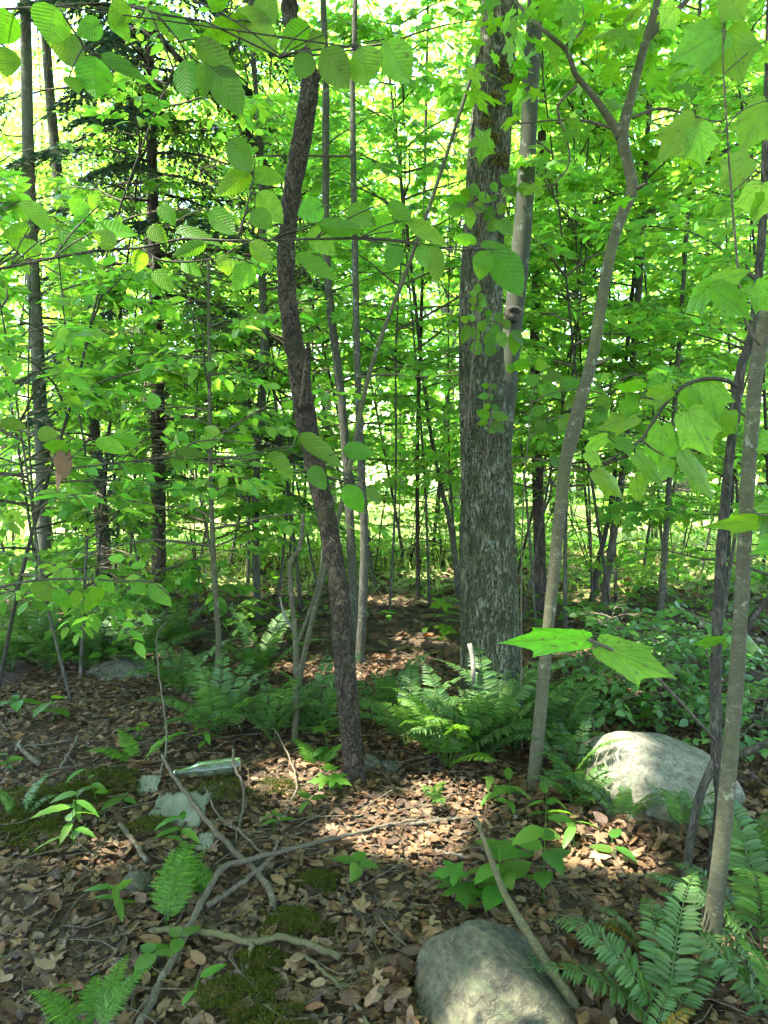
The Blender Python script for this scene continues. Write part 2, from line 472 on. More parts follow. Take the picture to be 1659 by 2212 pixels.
def dry_mat(name):
    n = NT(name); r = rnd01(n)
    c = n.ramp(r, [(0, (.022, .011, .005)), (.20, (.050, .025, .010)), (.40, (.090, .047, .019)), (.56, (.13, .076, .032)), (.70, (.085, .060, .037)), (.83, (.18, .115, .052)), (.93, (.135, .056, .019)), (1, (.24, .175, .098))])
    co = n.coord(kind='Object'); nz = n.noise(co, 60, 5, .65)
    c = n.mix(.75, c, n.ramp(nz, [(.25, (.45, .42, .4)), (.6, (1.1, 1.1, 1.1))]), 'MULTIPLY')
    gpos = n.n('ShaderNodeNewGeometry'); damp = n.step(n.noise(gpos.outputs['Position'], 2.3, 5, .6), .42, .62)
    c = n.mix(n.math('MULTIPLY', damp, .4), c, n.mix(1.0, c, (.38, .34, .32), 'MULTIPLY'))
    tc = n.n('ShaderNodeTexCoord'); sx = n.n('ShaderNodeSeparateXYZ'); n.t.links.new(tc.outputs['UV'], sx.inputs[0])
    ay = n.math('ABSOLUTE', sx.outputs[1])
    w = n.math('ABSOLUTE', n.math('SUBTRACT', n.math('FRACT', n.math('MULTIPLY', n.math('SUBTRACT', sx.outputs[0], n.math('MULTIPLY', ay, .7)), 9)), .5))
    vein = n.math('MAXIMUM', n.step(ay, .02, .006), n.math('MULTIPLY', n.step(w, .12, .03), .5))
    c = n.mix(n.math('MULTIPLY', vein, .25), c, (.22, .15, .08))
    nor = n.bump(n.math('ADD', nz, n.math('MULTIPLY', vein, -.4)), .5, .004)
    b = n.bsdf(c, .62, nor, .3)
    t = n.n('ShaderNodeBsdfTranslucent'); n.put(t.inputs[0], n.mix(1.0, c, (1.1, .8, .5), 'MULTIPLY'))
    m = n.n('ShaderNodeMixShader'); n.put(m.inputs[0], .18); n.t.links.new(b, m.inputs[1]); n.t.links.new(t.outputs[0], m.inputs[2])
    return n.done(m.outputs[0])
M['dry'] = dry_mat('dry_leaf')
def ground_mat():
    n = NT('forest_floor'); co = n.coord(kind='Object')
    n1 = n.noise(co, 3, 6, .6); n2 = n.noise(co, 38, 6, .7); n3 = n.voro(co, 55)
    soil = n.ramp(n2, [(.25, (.012, .007, .004)), (.5, (.032, .019, .010)), (.75, (.062, .039, .020))])
    soil = n.mix(n.math('MULTIPLY', n.step(n3, .1, .5), .5), soil, (.06, .04, .023))
    soil = n.mix(n.math('MULTIPLY', n.step(n1, .58, .75), .35), soil, (.04, .05, .012))
    gr = n.ramp(n.noise(co, 9, 6, .7), [(.3, (.13, .17, .05)), (.55, (.26, .30, .10)), (.8, (.38, .38, .17))])
    sx = n.n('ShaderNodeSeparateXYZ'); n.t.links.new(co, sx.inputs[0])
    f = n.step(n.math('ADD', sx.outputs[1], n.math('MULTIPLY', n1, 2.5)), 8.2, 9.8)
    c = n.mix(f, soil, gr)
    return n.done(n.bsdf(c, .9, n.bump(n2, .7, .02), .2))
M['ground'] = ground_mat()
def bark_mat(name, dark, mid, light, moss=None, moss_amt=.3, sx=1.0, zs=.18, cell=26, bump=.8, bd=.012, lichen=None, width=.16, contrast=1.0, bands=False):
    n = NT(name)
    co = n.coord((sx, sx, zs)); plain = n.coord()
    n1 = n.noise(co, cell, 3, .55, 1.2); n2 = n.noise(co, cell * 2.3, 3, .6, .8)
    r1 = n.step(n.math('ABSOLUTE', n.math('SUBTRACT', n1, .5)), .0, width)
    r2 = n.step(n.math('ABSOLUTE', n.math('SUBTRACT', n2, .5)), .0, width)
    fis = n.math('MULTIPLY_ADD', r1, .6, n.math('MULTIPLY', r2, .4))
    fine = n.noise(plain, 130, 6, .75); med = n.noise(co, cell * .9, 6, .7)
    h = n.math('ADD', n.math('MULTIPLY', fis, .55 * contrast), n.math('ADD', n.math('MULTIPLY', fine, .30), n.math('MULTIPLY', med, .35)))
    if bands:
        bz = n.coord((1.5, 1.5, 22)); bn = n.noise(bz, 2.2, 3, .5)
        h = n.math('ADD', h, n.math('MULTIPLY', n.step(bn, .55, .7), .15))
    c = n.ramp(h, [(.36, dark), (.62, mid), (.92, light)])
    big = n.noise(plain, 3.2, 6, .7)
    c = n.mix(n.math('MULTIPLY', n.step(big, .46, .66), .6), c, n.mix(.6, c, dark))
    if moss is not None:
        mm = n.noise(plain, 6.5, 8, .8)
        c = n.mix(n.math('MULTIPLY', n.step(mm, .62 - moss_amt * .4, .72 - moss_amt * .3), .85), c, n.mix(.35, moss, c))
    if lichen is not None:
        lm_ = n.noise(plain, 16, 7, .75)
        c = n.mix(n.math('MULTIPLY', n.step(lm_, .58, .65), .7), c, lichen)
    return n.done(n.bsdf(c, .9, n.bump(h, bump, bd), .15))
M['bark_main'] = bark_mat('fissured_mossy_bark', (.015, .015, .008), (.108, .108, .064), (.25, .245, .165), (.03, .040, .010), .50, cell=52, zs=.2, bump=1.0, bd=.03, lichen=(.20, .23, .17), contrast=1.25)
M['bark_cherry'] = bark_mat('scaly_cherry_bark', (.009, .0068, .004), (.034, .026, .0155), (.088, .069, .045), (.03, .034, .012), .3, cell=42, zs=.55, bump=1.0, bd=.018, width=.1, lichen=(.085, .09, .058))
M['bark_beech'] = bark_mat('smooth_beech_bark', (.032, .034, .023), (.058, .062, .043), (.095, .098, .072), (.036, .05, .02), .4, cell=9, zs=.6, bump=.2, bd=.004, lichen=(.13, .145, .11), contrast=.3)
M['bark_pale'] = bark_mat('pale_grey_bark', (.06, .06, .044), (.115, .118, .088), (.18, .182, .14), (.075, .095, .04), .35, cell=14, zs=.5, bump=.3, bd=.005, lichen=(.21, .225, .18), contrast=.4)
M['bark_sapling'] = bark_mat('sapling_bark', (.042, .040, .022), (.088, .084, .048), (.15, .143, .09), (.058, .07, .024), .3, cell=30, zs=1.6, bump=.35, bd=.003, lichen=(.19, .19, .135), contrast=.35, bands=True)
M['bark_grey'] = bark_mat('grey_bark', (.032, .031, .022), (.08, .078, .057), (.15, .145, .112), (.047, .06, .023), .3, cell=40, zs=.3, bump=.6, bd=.01, lichen=(.17, .185, .15), contrast=.7)
M['bark_dark'] = bark_mat('dark_bark', (.015, .014, .010), (.042, .037, .027), (.09, .08, .06), (.04, .05, .02), .3, cell=50, zs=.22, bump=.8, bd=.006)
M['bark_hemlock'] = bark_mat('hemlock_bark', (.022, .018, .013), (.06, .046, .034), (.12, .096, .072), None, cell=30, zs=.25, bump=.9, bd=.015)
M['twig'] = bark_mat('twig_bark', (.04, .034, .022), (.085, .073, .046), (.14, .12, .08), None, cell=80, zs=.6, bump=.3, bd=.002)
M['twig_dark'] = bark_mat('dark_twig_bark', (.022, .019, .013), (.045, .039, .027), (.08, .068, .048), None, cell=80, zs=.6, bump=.3, bd=.002)
M['deadwood'] = bark_mat('dead_wood', (.05, .04, .026), (.11, .094, .064), (.19, .168, .128), (.07, .077, .035), .2, sx=1, zs=1, cell=50, bump=.5, bd=.004, lichen=(.19, .19, .165), contrast=.5)
M['greenwood'] = bark_mat('weathered_green_wood', (.05, .044, .021), (.10, .088, .043), (.165, .142, .082), (.07, .07, .024), .3, cell=55, zs=1, bump=.4, bd=.003, contrast=.5)
M['palewood'] = bark_mat('bleached_wood', (.09, .083, .064), (.15, .14, .11), (.22, .205, .17), None, cell=50, zs=.4, bump=.4, bd=.003, contrast=.4)
def rock_mat(name, a, b, c, yellow, lich):
    n = NT(name); co = n.coord()
    st = n.coord((1, 1, 2.2)); n1 = n.noise(st, 7, 8, .65, .6); n2 = n.noise(co, 55, 6, .7); n3 = n.noise(co, 3.4, 5, .6, .8)
    col = n.ramp(n1, [(.28, a), (.5, b), (.72, c)])
    col = n.mix(n.math('MULTIPLY', n.step(n3, .50, .66), .75), col, yellow)
    col = n.mix(n.math('MULTIPLY', n.step(n2, .48, .60), .6), col, a)
    col = n.mix(n.math('MULTIPLY', n.step(n.noise(n.coord((1, 1, 3)), 26, 5, .7, .5), .50, .62), .5), col, c)
    col = n.mix(n.math('MULTIPLY', n.step(n.noise(co, 11, 7, .75), .54, .64), .8), col, lich)
    v = n.n('ShaderNodeTexVoronoi', feature='DISTANCE_TO_EDGE'); n.put(v.inputs['Vector'], n.coord((1, .6, 1.5))); v.inputs['Scale'].default_value = 5.5
    vm = n.n('ShaderNodeVectorMath', operation='ADD'); nc = n.n('ShaderNodeTexNoise'); n.put(nc.inputs['Vector'], co); nc.inputs['Scale'].default_value = 5; nc.inputs['Detail'].default_value = 6
    vs_ = n.n('ShaderNodeVectorMath', operation='SCALE'); n.t.links.new(nc.outputs['Color'], vs_.inputs[0]); vs_.inputs['Scale'].default_value = .5
    n.t.links.new(co, vm.inputs[0]); n.t.links.new(vs_.outputs[0], vm.inputs[1]); n.t.links.new(vm.outputs[0], v.inputs['Vector'])
    crack = n.step(v.outputs[0], .0, .03)
    col = n.mix(n.math('MULTIPLY', n.math('SUBTRACT', 1, crack), .25), col, a)
    h = n.math('ADD', n.math('ADD', n.math('MULTIPLY', n1, .6), n.math('MULTIPLY', n2, .3)), n.math('MULTIPLY', crack, .08))
    return n.done(n.bsdf(col, .82, n.bump(h, .9, .02), .25))
M['rock'] = rock_mat('lichen_boulder', (.010, .0095, .006), (.040, .038, .021), (.090, .082, .048), (.085, .060, .020), (.040, .050, .024))
M['rock_pale'] = rock_mat('pale_boulder', (.038, .036, .025), (.098, .092, .064), (.17, .158, .112), (.13, .112, .066), (.095, .105, .068))
def birch_mat():
    n = NT('birch_bark'); tc = n.n('ShaderNodeTexCoord'); mp = n.n('ShaderNodeMapping'); n.t.links.new(tc.outputs['UV'], mp.inputs[0]); mp.inputs[3].default_value = (11, 2.2, 1)
    l = n.step(n.noise(mp.outputs[0], 2.2, 2, .5), .53, .60)
    co = n.coord(); c = n.ramp(n.noise(co, 12, 5, .6), [(.3, (.042, .05, .027)), (.7, (.11, .118, .08))])
    c = n.mix(n.math('MULTIPLY', l, .85), c, (.10, .085, .06))
    return n.done(n.bsdf(c, .7, n.bump(l, .3, .003), .3))
M['birch'] = birch_mat()
def glass_mat():
    n = NT('dirty_green_glass'); co = n.coord()
    d = n.noise(co, 22, 6, .7)
    g = n.bsdf((.52, .68, .54), n.math('MULTIPLY_ADD', d, .25, .02), n.bump(d, .05, .002), .5, **{'Transmission Weight': 1.0, 'IOR': 1.45})
    dirt = n.bsdf((.085, .11, .06), .7, None, .3)
    m = n.n('ShaderNodeMixShader'); n.put(m.inputs[0], n.math('MULTIPLY_ADD', n.step(d, .40, .68), .5, .22))
    n.t.links.new(g, m.inputs[1]); n.t.links.new(dirt, m.inputs[2])
    return n.done(m.outputs[0])
M['glass'] = glass_mat()

# ------------------------------------------------------------------ canopy gaps: where the photograph shows sun flecks
FLECKS = []
def fleck(P, r): FLECKS.append((np.asarray(P, float), r))
for (px, py, r) in [(850, 1785, .13), (905, 1790, .11), (640, 1690, .10), (960, 1700, .05), (1010, 1725, .06), (1310, 1835, .09), (790, 1790, .06), (940, 1830, .05),
                    (225, 1850, .02), (640, 1450, .10), (780, 1450, .12), (870, 1430, .10), (560, 1390, .12), (905, 1380, .1), 
                    (480, 1255, .30), (600, 1280, .28), (860, 1295, .25), (935, 1240, .30), (1285, 1290, .28), (1400, 1265, .3), (250, 1290, .3), (1500, 1240, .3), (120, 1330, .22), (1240, 1400, .12), (1380, 1480, .10), (330, 1420, .12)]:
    fleck(gp(px, py), r)
fleck(W(1312, 1596, 3.05), .08); fleck(W(1345, 1575, 3.1), .03)
for q in [(1050, 250, .08), (1065, 330, .06), (1035, 390, .06), (1085, 130, .07), (1060, 190, .05)]:
    fleck(W(q[0], q[1], 4.0), q[2])
fleck(W(255, 480, 1.5), .05); fleck(W(440, 500, 1.5), .03); fleck(W(1538, 1955, 2.05), .03)
for q in [(955, 1545, .09), (985, 1600, .08), (925, 1580, .05), (1065, 1560, .05)]: fleck(W(q[0], q[1], 3.6), q[2])
def gaps(pos):
    """keep-mask: False where a leaf would close one of the gaps"""
    keep = np.ones(len(pos), bool)
    for t, r in FLECKS:
        d = pos - t; a = d @ SUN
        off = np.linalg.norm(d - a[:, None] * SUN, axis=1)
        keep &= ~((a > .25) & (off < r + .004 * a + .085))
    return keep

# ------------------------------------------------------------------ the ground: one sheet to the horizon
def axis_pts(lo, hi, step, far_lo, far_hi, k=1.16):
    a = list(np.arange(lo, hi + 1e-6, step)); s = step
    while a[-1] < far_hi: s *= k; a.append(a[-1] + s)
    s = step; b = [a[0]]
    while b[-1] > far_lo: s *= k; b.append(b[-1] - s)
    return np.array(b[:0:-1] + a)
gx = axis_pts(-3.2, 3.2, .045, -220, 220); gy = axis_pts(1.6, 7.5, .045, -80, 320)
XX, YY = np.meshgrid(gx, gy); ZZ = G(XX, YY)
micro = .018 * (fbm(np.c_[XX.ravel() * 16, YY.ravel() * 16, 0 * XX.ravel()], 3, 21) - .5)
ZZ = ZZ + (micro.reshape(ZZ.shape) * np.exp(-np.clip(YY - 6, 0, 50) * .5))
nx = len(gx); ny = len(gy)
ii = (np.arange(ny - 1)[:, None] * nx + np.arange(nx - 1)[None]).ravel()
gq = np.c_[ii, ii + 1, ii + nx + 1, ii + nx]
gme = mk_mesh('ground', np.c_[XX.ravel(), YY.ravel(), ZZ.ravel()], gq, None, M['ground'])
gob = bpy.data.objects.new('ground', gme); C.objects.link(gob); gob['kind'] = 'structure'

# ------------------------------------------------------------------ stems
def stemline(pts, Y=None, top=None, n=60, below=.14, flare=1.0, ztaper=.35, lean=None, ws=.82):
    """pixel outline (px, py, width px[, Y]) from the foot upwards -> world points and radii"""
    if Y is None: Y = gp(pts[0][0], pts[0][1])[1]
    P, R = [], []
    for q in pts:
        y = q[3] if len(q) > 3 else Y
        p = W(q[0], q[1], y); P.append(p); R.append(q[2] * ws / 2 * ((p - CAM) @ FWD) / FPX)
    P = np.array(P); R = np.array(R)
    gz = g1(P[0, 0], P[0, 1])
    if P[0, 2] > gz + .05:
        d = nrm(P[0] - P[1]); d = d / max(.5, -d[2]); f = P[0] + d * (P[0, 2] - gz + below)
        f[:2] = P[0, :2] + np.clip(f[:2] - P[0, :2], -.3, .3)
        P = np.vstack([f, P]); R = np.r_[R[0] * 1.1 * flare, R]
    else:
        P = np.vstack([P[0] - [0, 0, below], P]); R = np.r_[R[0] * 1.15 * flare, R]
    if top is not None and P[-1, 2] < top:
        d = nrm(P[-1] - P[-2]); d = nrm(d + np.array([0, 0, .6])) if lean is None else nrm(np.asarray(lean, float))
        h = top - P[-1, 2]
        for f in (.35, .7, 1.0):
            P = np.vstack([P, P[-1] + d * h * (.35 if f < 1 else .3)]); R = np.r_[R, R[len(R) - 1] * (1 - .45 * f * .6)]
    q = resample(np.c_[P, R], n)
    return q[:, :3], np.maximum(q[:, 3], .0012)
def bark_disp(amp, fx, fz, seed, ridge=True, knots=()):
    def f(Q, D, R):
        k = fbm(np.c_[Q[:, 0] * fx, Q[:, 1] * fx, Q[:, 2] * fz], 3, seed)
        o = amp * ((1 - np.abs(2 * k - 1) * 1.6) - .3 if ridge else 2 * (k - .5))
        o = o + R * .16 * (fbm(np.c_[Q[:, 0] * 2.2, Q[:, 1] * 2.2, Q[:, 2] * 1.3], 2, seed + 5) - .5)
        for (kp, kr, ka) in knots:
            o = o + ka * np.exp(-np.sum((Q - kp) ** 2, 1) / kr ** 2)
        return o
    return f
def crown_geo(cen, rad, n, size, tm=T_RHOMB, rng=RNG, clumps=60, flat=.5, sx=.6):
    cen = np.asarray(cen, float); rad = np.asarray(rad, float)
    c = rng.normal(size=(clumps, 3)); c = nrm(c) * rng.random((clumps, 1)) ** .45 * rad + cen
    k = rng.integers(0, clumps, n)
    pos = c[k] + rng.normal(size=(n, 3)) * [sx, sx, sx * flat]
    ax = nrm(np.c_[rng.normal(size=(n, 2)), rng.normal(size=n) * .25 - .25])
    no = np.c_[rng.normal(size=(n, 2)) * .4, np.ones(n)]
    keep = gaps(pos)
    sz = size * rng.uniform(.7, 1.25, n)
    return cloud(tm, pos[keep], ax[keep], no[keep], sz[keep]), c
def limbs_to(stem, R, cents, rng, k=14, t0=.7):
    geo = []
    n = len(stem)
    for c in cents[:k]:
        i = int(n * rng.uniform(t0, .99)); a = stem[i]
        m = (a + c) / 2 + np.array([0, 0, .25 * np.linalg.norm(c - a)]) * .5
        q = resample(np.array([a, m, c]), 8)
        geo.append(tube(q, np.linspace(R[i] * .45, .008, 8), 5))
    return cat(geo)

LEAFMESH = {}
def lm(key, tm, mat):
    k = (key, mat)
    if k not in LEAFMESH: LEAFMESH[k] = mk_mesh('leaf', tm[0], tm[1], tm[2], M[mat])
    return LEAFMESH[k]

def gen_sprays(stem, t0, t1, nb, blen, twigs, lpt, lsize, rng, droop=.18, elev=(.15, .55), az0=None, taper=.55, leafdroop=.3, nj=.45, azr=None):
    n = len(stem)
    BP, BR, TP, TR, pos, ax, no, sz = [], [], [], [], [], [], [], []
    az = rng.uniform(0, 6.28) if az0 is None else az0
    for b in range(nb):
        t = t0 + (t1 - t0) * (b + rng.uniform(-.3, .3)) / max(nb - 1, 1); t = min(max(t, t0), .995)
        o = stem[int(t * (n - 1))]
        az += 2.4 + rng.normal() * .35
        a = az if azr is None else rng.uniform(*azr)
        e = elev[0] + (elev[1] - elev[0]) * t + rng.normal() * .12
        d = np.array([math.cos(a) * math.cos(e), math.sin(a) * math.cos(e), math.sin(e)])
        L = blen * (1 - taper * (t - t0) / max(t1 - t0, .01)) * rng.uniform(.65, 1.2)
        s = np.linspace(0, 1, 6)[:, None]
        wob = np.cumsum(rng.normal(size=(6, 3)) * .02 * L, 0); wob -= wob[0]
        c = o + d * L * s + np.array([0, 0, -droop * L]) * s ** 2 + wob
        BP.append(c); BR.append(np.linspace(.0035 + .006 * L, .0012, 6))
        hd = nrm(np.array([d[0], d[1], d[2] * .4])); sd = nrm(np.cross([0, 0, 1.0], hd))
        for w in range(twigs + 1):
            f = .22 + .78 * w / twigs
            i0 = min(int(f * 5), 4); p0 = c[i0] + (c[i0 + 1] - c[i0]) * (f * 5 - i0)
            sg = 1 if (w + b) % 2 else -1
            if w == twigs: td = hd * 1.0 + np.array([0, 0, -.25]); tl = L * .28
            else:
                td = hd * rng.uniform(.5, .9) + sd * sg * rng.uniform(.6, .95) + np.array([0, 0, rng.uniform(-.25, .12)]); tl = L * .5 * (1.05 - .6 * f) * rng.uniform(.7, 1.2)
            td = nrm(td); s4 = np.linspace(0, 1, 4)[:, None]
            tp = p0 + td * tl * s4 + np.array([0, 0, -.12 * tl]) * s4 ** 2
            TP.append(tp); TR.append(np.linspace(.0022, .0008, 4))
            tsd = nrm(np.cross([0, 0, 1.0], td))
            k = max(2, int(round(lpt * (.6 + .8 * tl / max(blen * .4, .05)))))
            ff = np.linspace(.18, 1, k)
            for q, g in enumerate(ff):
                p = p0 + td * tl * g + np.array([0, 0, -.12 * tl]) * g * g
                sgn = 1 if q % 2 else -1
                la = td * rng.uniform(.45, .8) + tsd * sgn * rng.uniform(.5, .9) if q < k - 1 else td
                la = la + np.array([0, 0, -leafdroop]) + rng.normal(size=3) * [.2, .2, .3]
                pos.append(p); ax.append(la); no.append(np.array([0, 0, 1.0]) + rng.normal(size=3) * nj); sz.append(lsize * rng.uniform(.65, 1.2))
    return (np.array(BP), np.array(BR)), (np.array(TP), np.array(TR)), [np.array(pos), np.array(ax), np.array(no), np.array(sz)]
def in_rects(pos, rects):
    px, py, d = proj(pos); m = np.zeros(len(pos), bool)
    for (x0, y0, x1, y1, dm) in rects: m |= (px > x0) & (px < x1) & (py > y0) & (py < y1) & (d < dm) & (d > .1)
    return m
# what foliage leaves open to view: nearer leaves than this depth are kept out of these parts of the wood
OPEN = [(985, 380, 1120, 1560, 4.3), (600, 150, 700, 1200, 3.2), (690, 1000, 800, 1700, 3.3), (0, 1480, 1659, 2300, 9), (800, 1290, 990, 1500, 9), (1150, 1100, 1250, 1700, 3.3), (1240, 1540, 1620, 1760, 3.2), (40, 0, 112, 1180, 6.5), (322, 820, 366, 1340, 7.2), (195, 900, 250, 1250, 7.8), (745, 1000, 800, 1350, 4.7), (270, 270, 470, 560, 6.3), (380, 560, 500, 720, 6.3)]
NLEAF = [0]
def dress(root, branch_parent, sprays, matleaf, tm, key, single=60, minpx=15, bark='twig', wid=1.0):
    """branches, individual leaves that show large, the other leaves as one mass"""
    (BP, BR), (TP, TR), L = sprays
    keep = gaps(L[0]) & ~in_rects(L[0], OPEN)
    L = [a[keep] for a in L]
    k = len(TP) // len(BP)
    for b in range(len(BP)):
        part('branch', cat([batch_tubes(BP[b:b + 1], BR[b:b + 1], 5), batch_tubes(TP[b * k:b * k + k], TR[b * k:b * k + k], 3)]), M[bark], root)
    px, py, d = proj(L[0])
    spx = np.where((px > -20) & (px < 1680) & (py > -20) & (py < 1600) & (d > .3), L[3] * FPX / np.maximum(d, .1), 0)
    order = np.argsort(-spx)
    pick = [i for i in order[:single] if spx[i] >= minpx]
    me = lm(key, tm, matleaf)
    for i in pick:
        inst('leaf', me, leaf_matrix(L[0][i], L[1][i], L[2][i], L[3][i], wid), root); NLEAF[0] += 1
    rest = np.ones(len(L[0]), bool); rest[pick] = False
    if rest.any():
        part('foliage', cloud(tm, L[0][rest], L[1][rest], L[2][rest], L[3][rest], wid), M[matleaf], root, kind='stuff')

def tree(name, label, category, pts, mat, Y=None, top=None, sides=16, n=80, disp=None, flare=1.2, group=None, part_name='trunk', lean=None, ws=.82):
    P, R = stemline(pts, Y, top, n, flare=flare, lean=lean, ws=ws)
    base = P[0].copy(); base[2] = g1(P[0, 0], P[0, 1])
    o = thing(name, label, category, base, group)
    t = part(part_name, tube(P, R, sides, disp), M[mat], o)
    return o, P, R, t

# --- the thick mossy trunk
YM = gp(1062, 1560)[1]
main, mP, mR, mT = tree('thick_mossy_tree', 'thick tree with fissured mossy grey bark rising out of ferns', 'tree',
    [(1064, 1560, 150), (1060, 1480, 135), (1056, 1300, 127), (1052, 1150, 120), (1050, 1000, 114), (1043, 850, 106), (1038, 700, 96), (1045, 500, 90), (1058, 300, 92), (1075, 100, 80), (1080, 0, 76)],
    'bark_main', YM, 9.5, 110, 330, bark_disp(.016, 34, 5.5, 3), 1.3, ws=.92)
cg, cc = crown_geo((.3, 3.0, 10.2), (5.0, 4.2, 2.2), 20000, .12, clumps=110)
part('crown', cg, M['canopy'], main, kind='stuff'); part('limb', limbs_to(mP, mR, cc, RNG, 16, .85), M['bark_main'], main)
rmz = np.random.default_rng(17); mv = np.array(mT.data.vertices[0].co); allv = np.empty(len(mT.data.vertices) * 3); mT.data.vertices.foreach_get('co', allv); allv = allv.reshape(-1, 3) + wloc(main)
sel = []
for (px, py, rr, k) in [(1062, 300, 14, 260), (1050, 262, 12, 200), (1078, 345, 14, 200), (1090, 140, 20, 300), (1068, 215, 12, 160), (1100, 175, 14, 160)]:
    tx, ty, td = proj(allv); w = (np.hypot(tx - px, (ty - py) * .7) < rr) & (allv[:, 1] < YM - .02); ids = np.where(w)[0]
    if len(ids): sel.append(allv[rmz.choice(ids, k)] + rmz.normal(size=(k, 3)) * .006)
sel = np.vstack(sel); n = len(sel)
M['sunpatch_moss'] = leaf_mat('yellow_sunpatch_moss', (.12, .11, .03), (.13, .12, .025), rough=.8, spec=.1)  # yellow moss whose tufts also stand in for the sun patch up here
part('moss', cloud(T_RHOMB, sel, np.c_[rmz.normal(size=n) * .8, -np.abs(rmz.normal(size=n)), rmz.normal(size=n) * .6], rmz.normal(size=(n, 3)), rmz.uniform(.010, .024, n), .7), M['sunpatch_moss'], main, kind='stuff', label='yellowish moss tufts standing in for the sun patch high on the trunk')
# --- the smooth grey stem that grows up behind it
YB = YM + .30
beech, bP, bR, bT = tree('smooth_grey_beech', 'smooth grey beech with a dark knot growing tight behind the thick mossy trunk', 'tree',
    [(1078, 1500, 60), (1078, 1200, 58), (1080, 1000, 56), (1094, 850, 52), (1108, 700, 50), (1128, 500, 49), (1141, 300, 45), (1150, 100, 44), (1157, 0, 42)],
    'bark_beech', YB, 10.5, 40, 160, bark_disp(.002, 10, 4, 6, False, [(W(1112, 690, YB - .08), .05, .012)]), 1.2)
kp = W(1110, 678, YB - .078)
th = np.linspace(0, 2 * PI, 24, endpoint=False); kn = []
for r_, dz in ((.044, -.012), (.041, .004), (.034, .013), (.024, .012), (.013, .006), (.003, .008)):
    kn.append(np.c_[kp[0] + r_ * np.cos(th) * (1 + .12 * np.sin(3 * th)), np.full(24, kp[1] - dz + .004), kp[2] + r_ * 1.15 * np.sin(th) * (1 + .1 * np.cos(2 * th))])
V = np.vstack(kn); V[:, 1] += .022 * (fbm(V * 70, 3, 3) - .5) + .10 * ((V[:, 0] - kp[0]) / .052) ** 2 * .3
T = []
for k in range(5):
    for j in range(24):
        a, b = k * 24 + j, k * 24 + (j + 1) % 24
        T += [(a, b, b + 24), (a, b + 24, a + 24)]
part('knot', (V, np.array(T)), M['bark_dark'], beech, label='dark ring of bark round an old knot')
cg, cc = crown_geo((3.0, 4.8, 10.5), (3.6, 3.2, 2.0), 7000, .12, clumps=55)
part('crown', cg, M['canopy'], beech, kind='stuff'); part('limb', limbs_to(bP, bR, cc, RNG, 10, .85), M['bark_beech'], beech)
# --- the curved black cherry
cherry, chP, chR, chT = tree('curved_cherry_tree', 'dark scaly tree trunk that curves left and bends back over at the top', 'tree',
    [(768, 1690, 66), (755, 1550, 62), (742, 1400, 62), (728, 1250, 55), (705, 1120, 56), (683, 1020, 58), (660, 900, 60), (645, 800, 58), (628, 700, 52), (618, 600, 50), (622, 500, 48), (633, 400, 52), (652, 300, 54), (668, 200, 52), (668, 160, 50), (645, 85, 46), (618, 10, 42), (600, -60, 40)],
    'bark_cherry', None, 7.6, 56, 360, bark_disp(.009, 30, 15, 13), 1.45, lean=(-.45, -.25, 1), ws=.68)
YC = chP[20, 1]
sn = np.array([W(655, 880, YC - .05), W(662, 810, YC - .09), W(667, 750, YC - .11)])
part('broken_branch', tube(resample(np.c_[sn], 10), np.linspace(.022, .010, 10), 8), M['bark_cherry'], cherry, label='broken snag on the dark trunk')
sn = np.array([W(672, 180, YC - .02), W(690, 160, YC), W(697, 130, YC)])
part('broken_branch', tube(resample(sn, 8), np.linspace(.02, .008, 8), 7), M['bark_cherry'], cherry)
cg, cc = crown_geo((-3.2, 1.6, 8.6), (4.4, 4.4, 1.7), 34000, .12, clumps=220)
part('crown', cg, M['canopy'], cherry, kind='stuff'); part('limb', limbs_to(chP, chR, cc, RNG, 12, .9), M['bark_cherry'], cherry)
# --- the wood goes on behind and beside the photographer
rc = np.random.default_rng(5150)
for k, (x, y, cz, rr) in enumerate([(-6.5, -1.5, 7.5, 4.2), (-2.2, -4.2, 6.5, 3.6), (2.6, -3.4, 6.5, 3.8), (6.2, .5, 7.0, 4.0), (5.6, 5.5, 8.0, 3.4), (-7.5, 3.0, 7.5, 3.6)]):
    b = np.array([x, y, g1(x, y)])
    o = thing('canopy_tree', ['tall leafy tree behind and left of the photographer', 'leafy tree directly behind the photographer, left one', 'leafy tree directly behind the photographer, right one', 'leafy tree beside the photographer, beyond the right edge', 'leafy tree beyond the right edge level with the thick mossy trunk', 'leafy tree beyond the left edge'][k], 'tree', b, 'trees around the photographer')
    P = resample(np.array([b - [0, 0, .2], b + [.1, .1, cz * .6], b + [.3, .2, cz * 1.2]]), 24)
    part('trunk', tube(P, np.linspace(.16, .03, 24), 12), M['bark_grey'], o)
    cg, cc = crown_geo((x * .9, y * .9, cz), (rr, rr, cz * .5), 16000 if k in (0, 5) else 12000, .13, clumps=130, rng=rc)
    part('crown', cg, M['canopy'], o, kind='stuff'); part('limb', limbs_to(P, np.linspace(.16, .03, 24), cc, rc, 12, .4), M['bark_grey'], o)
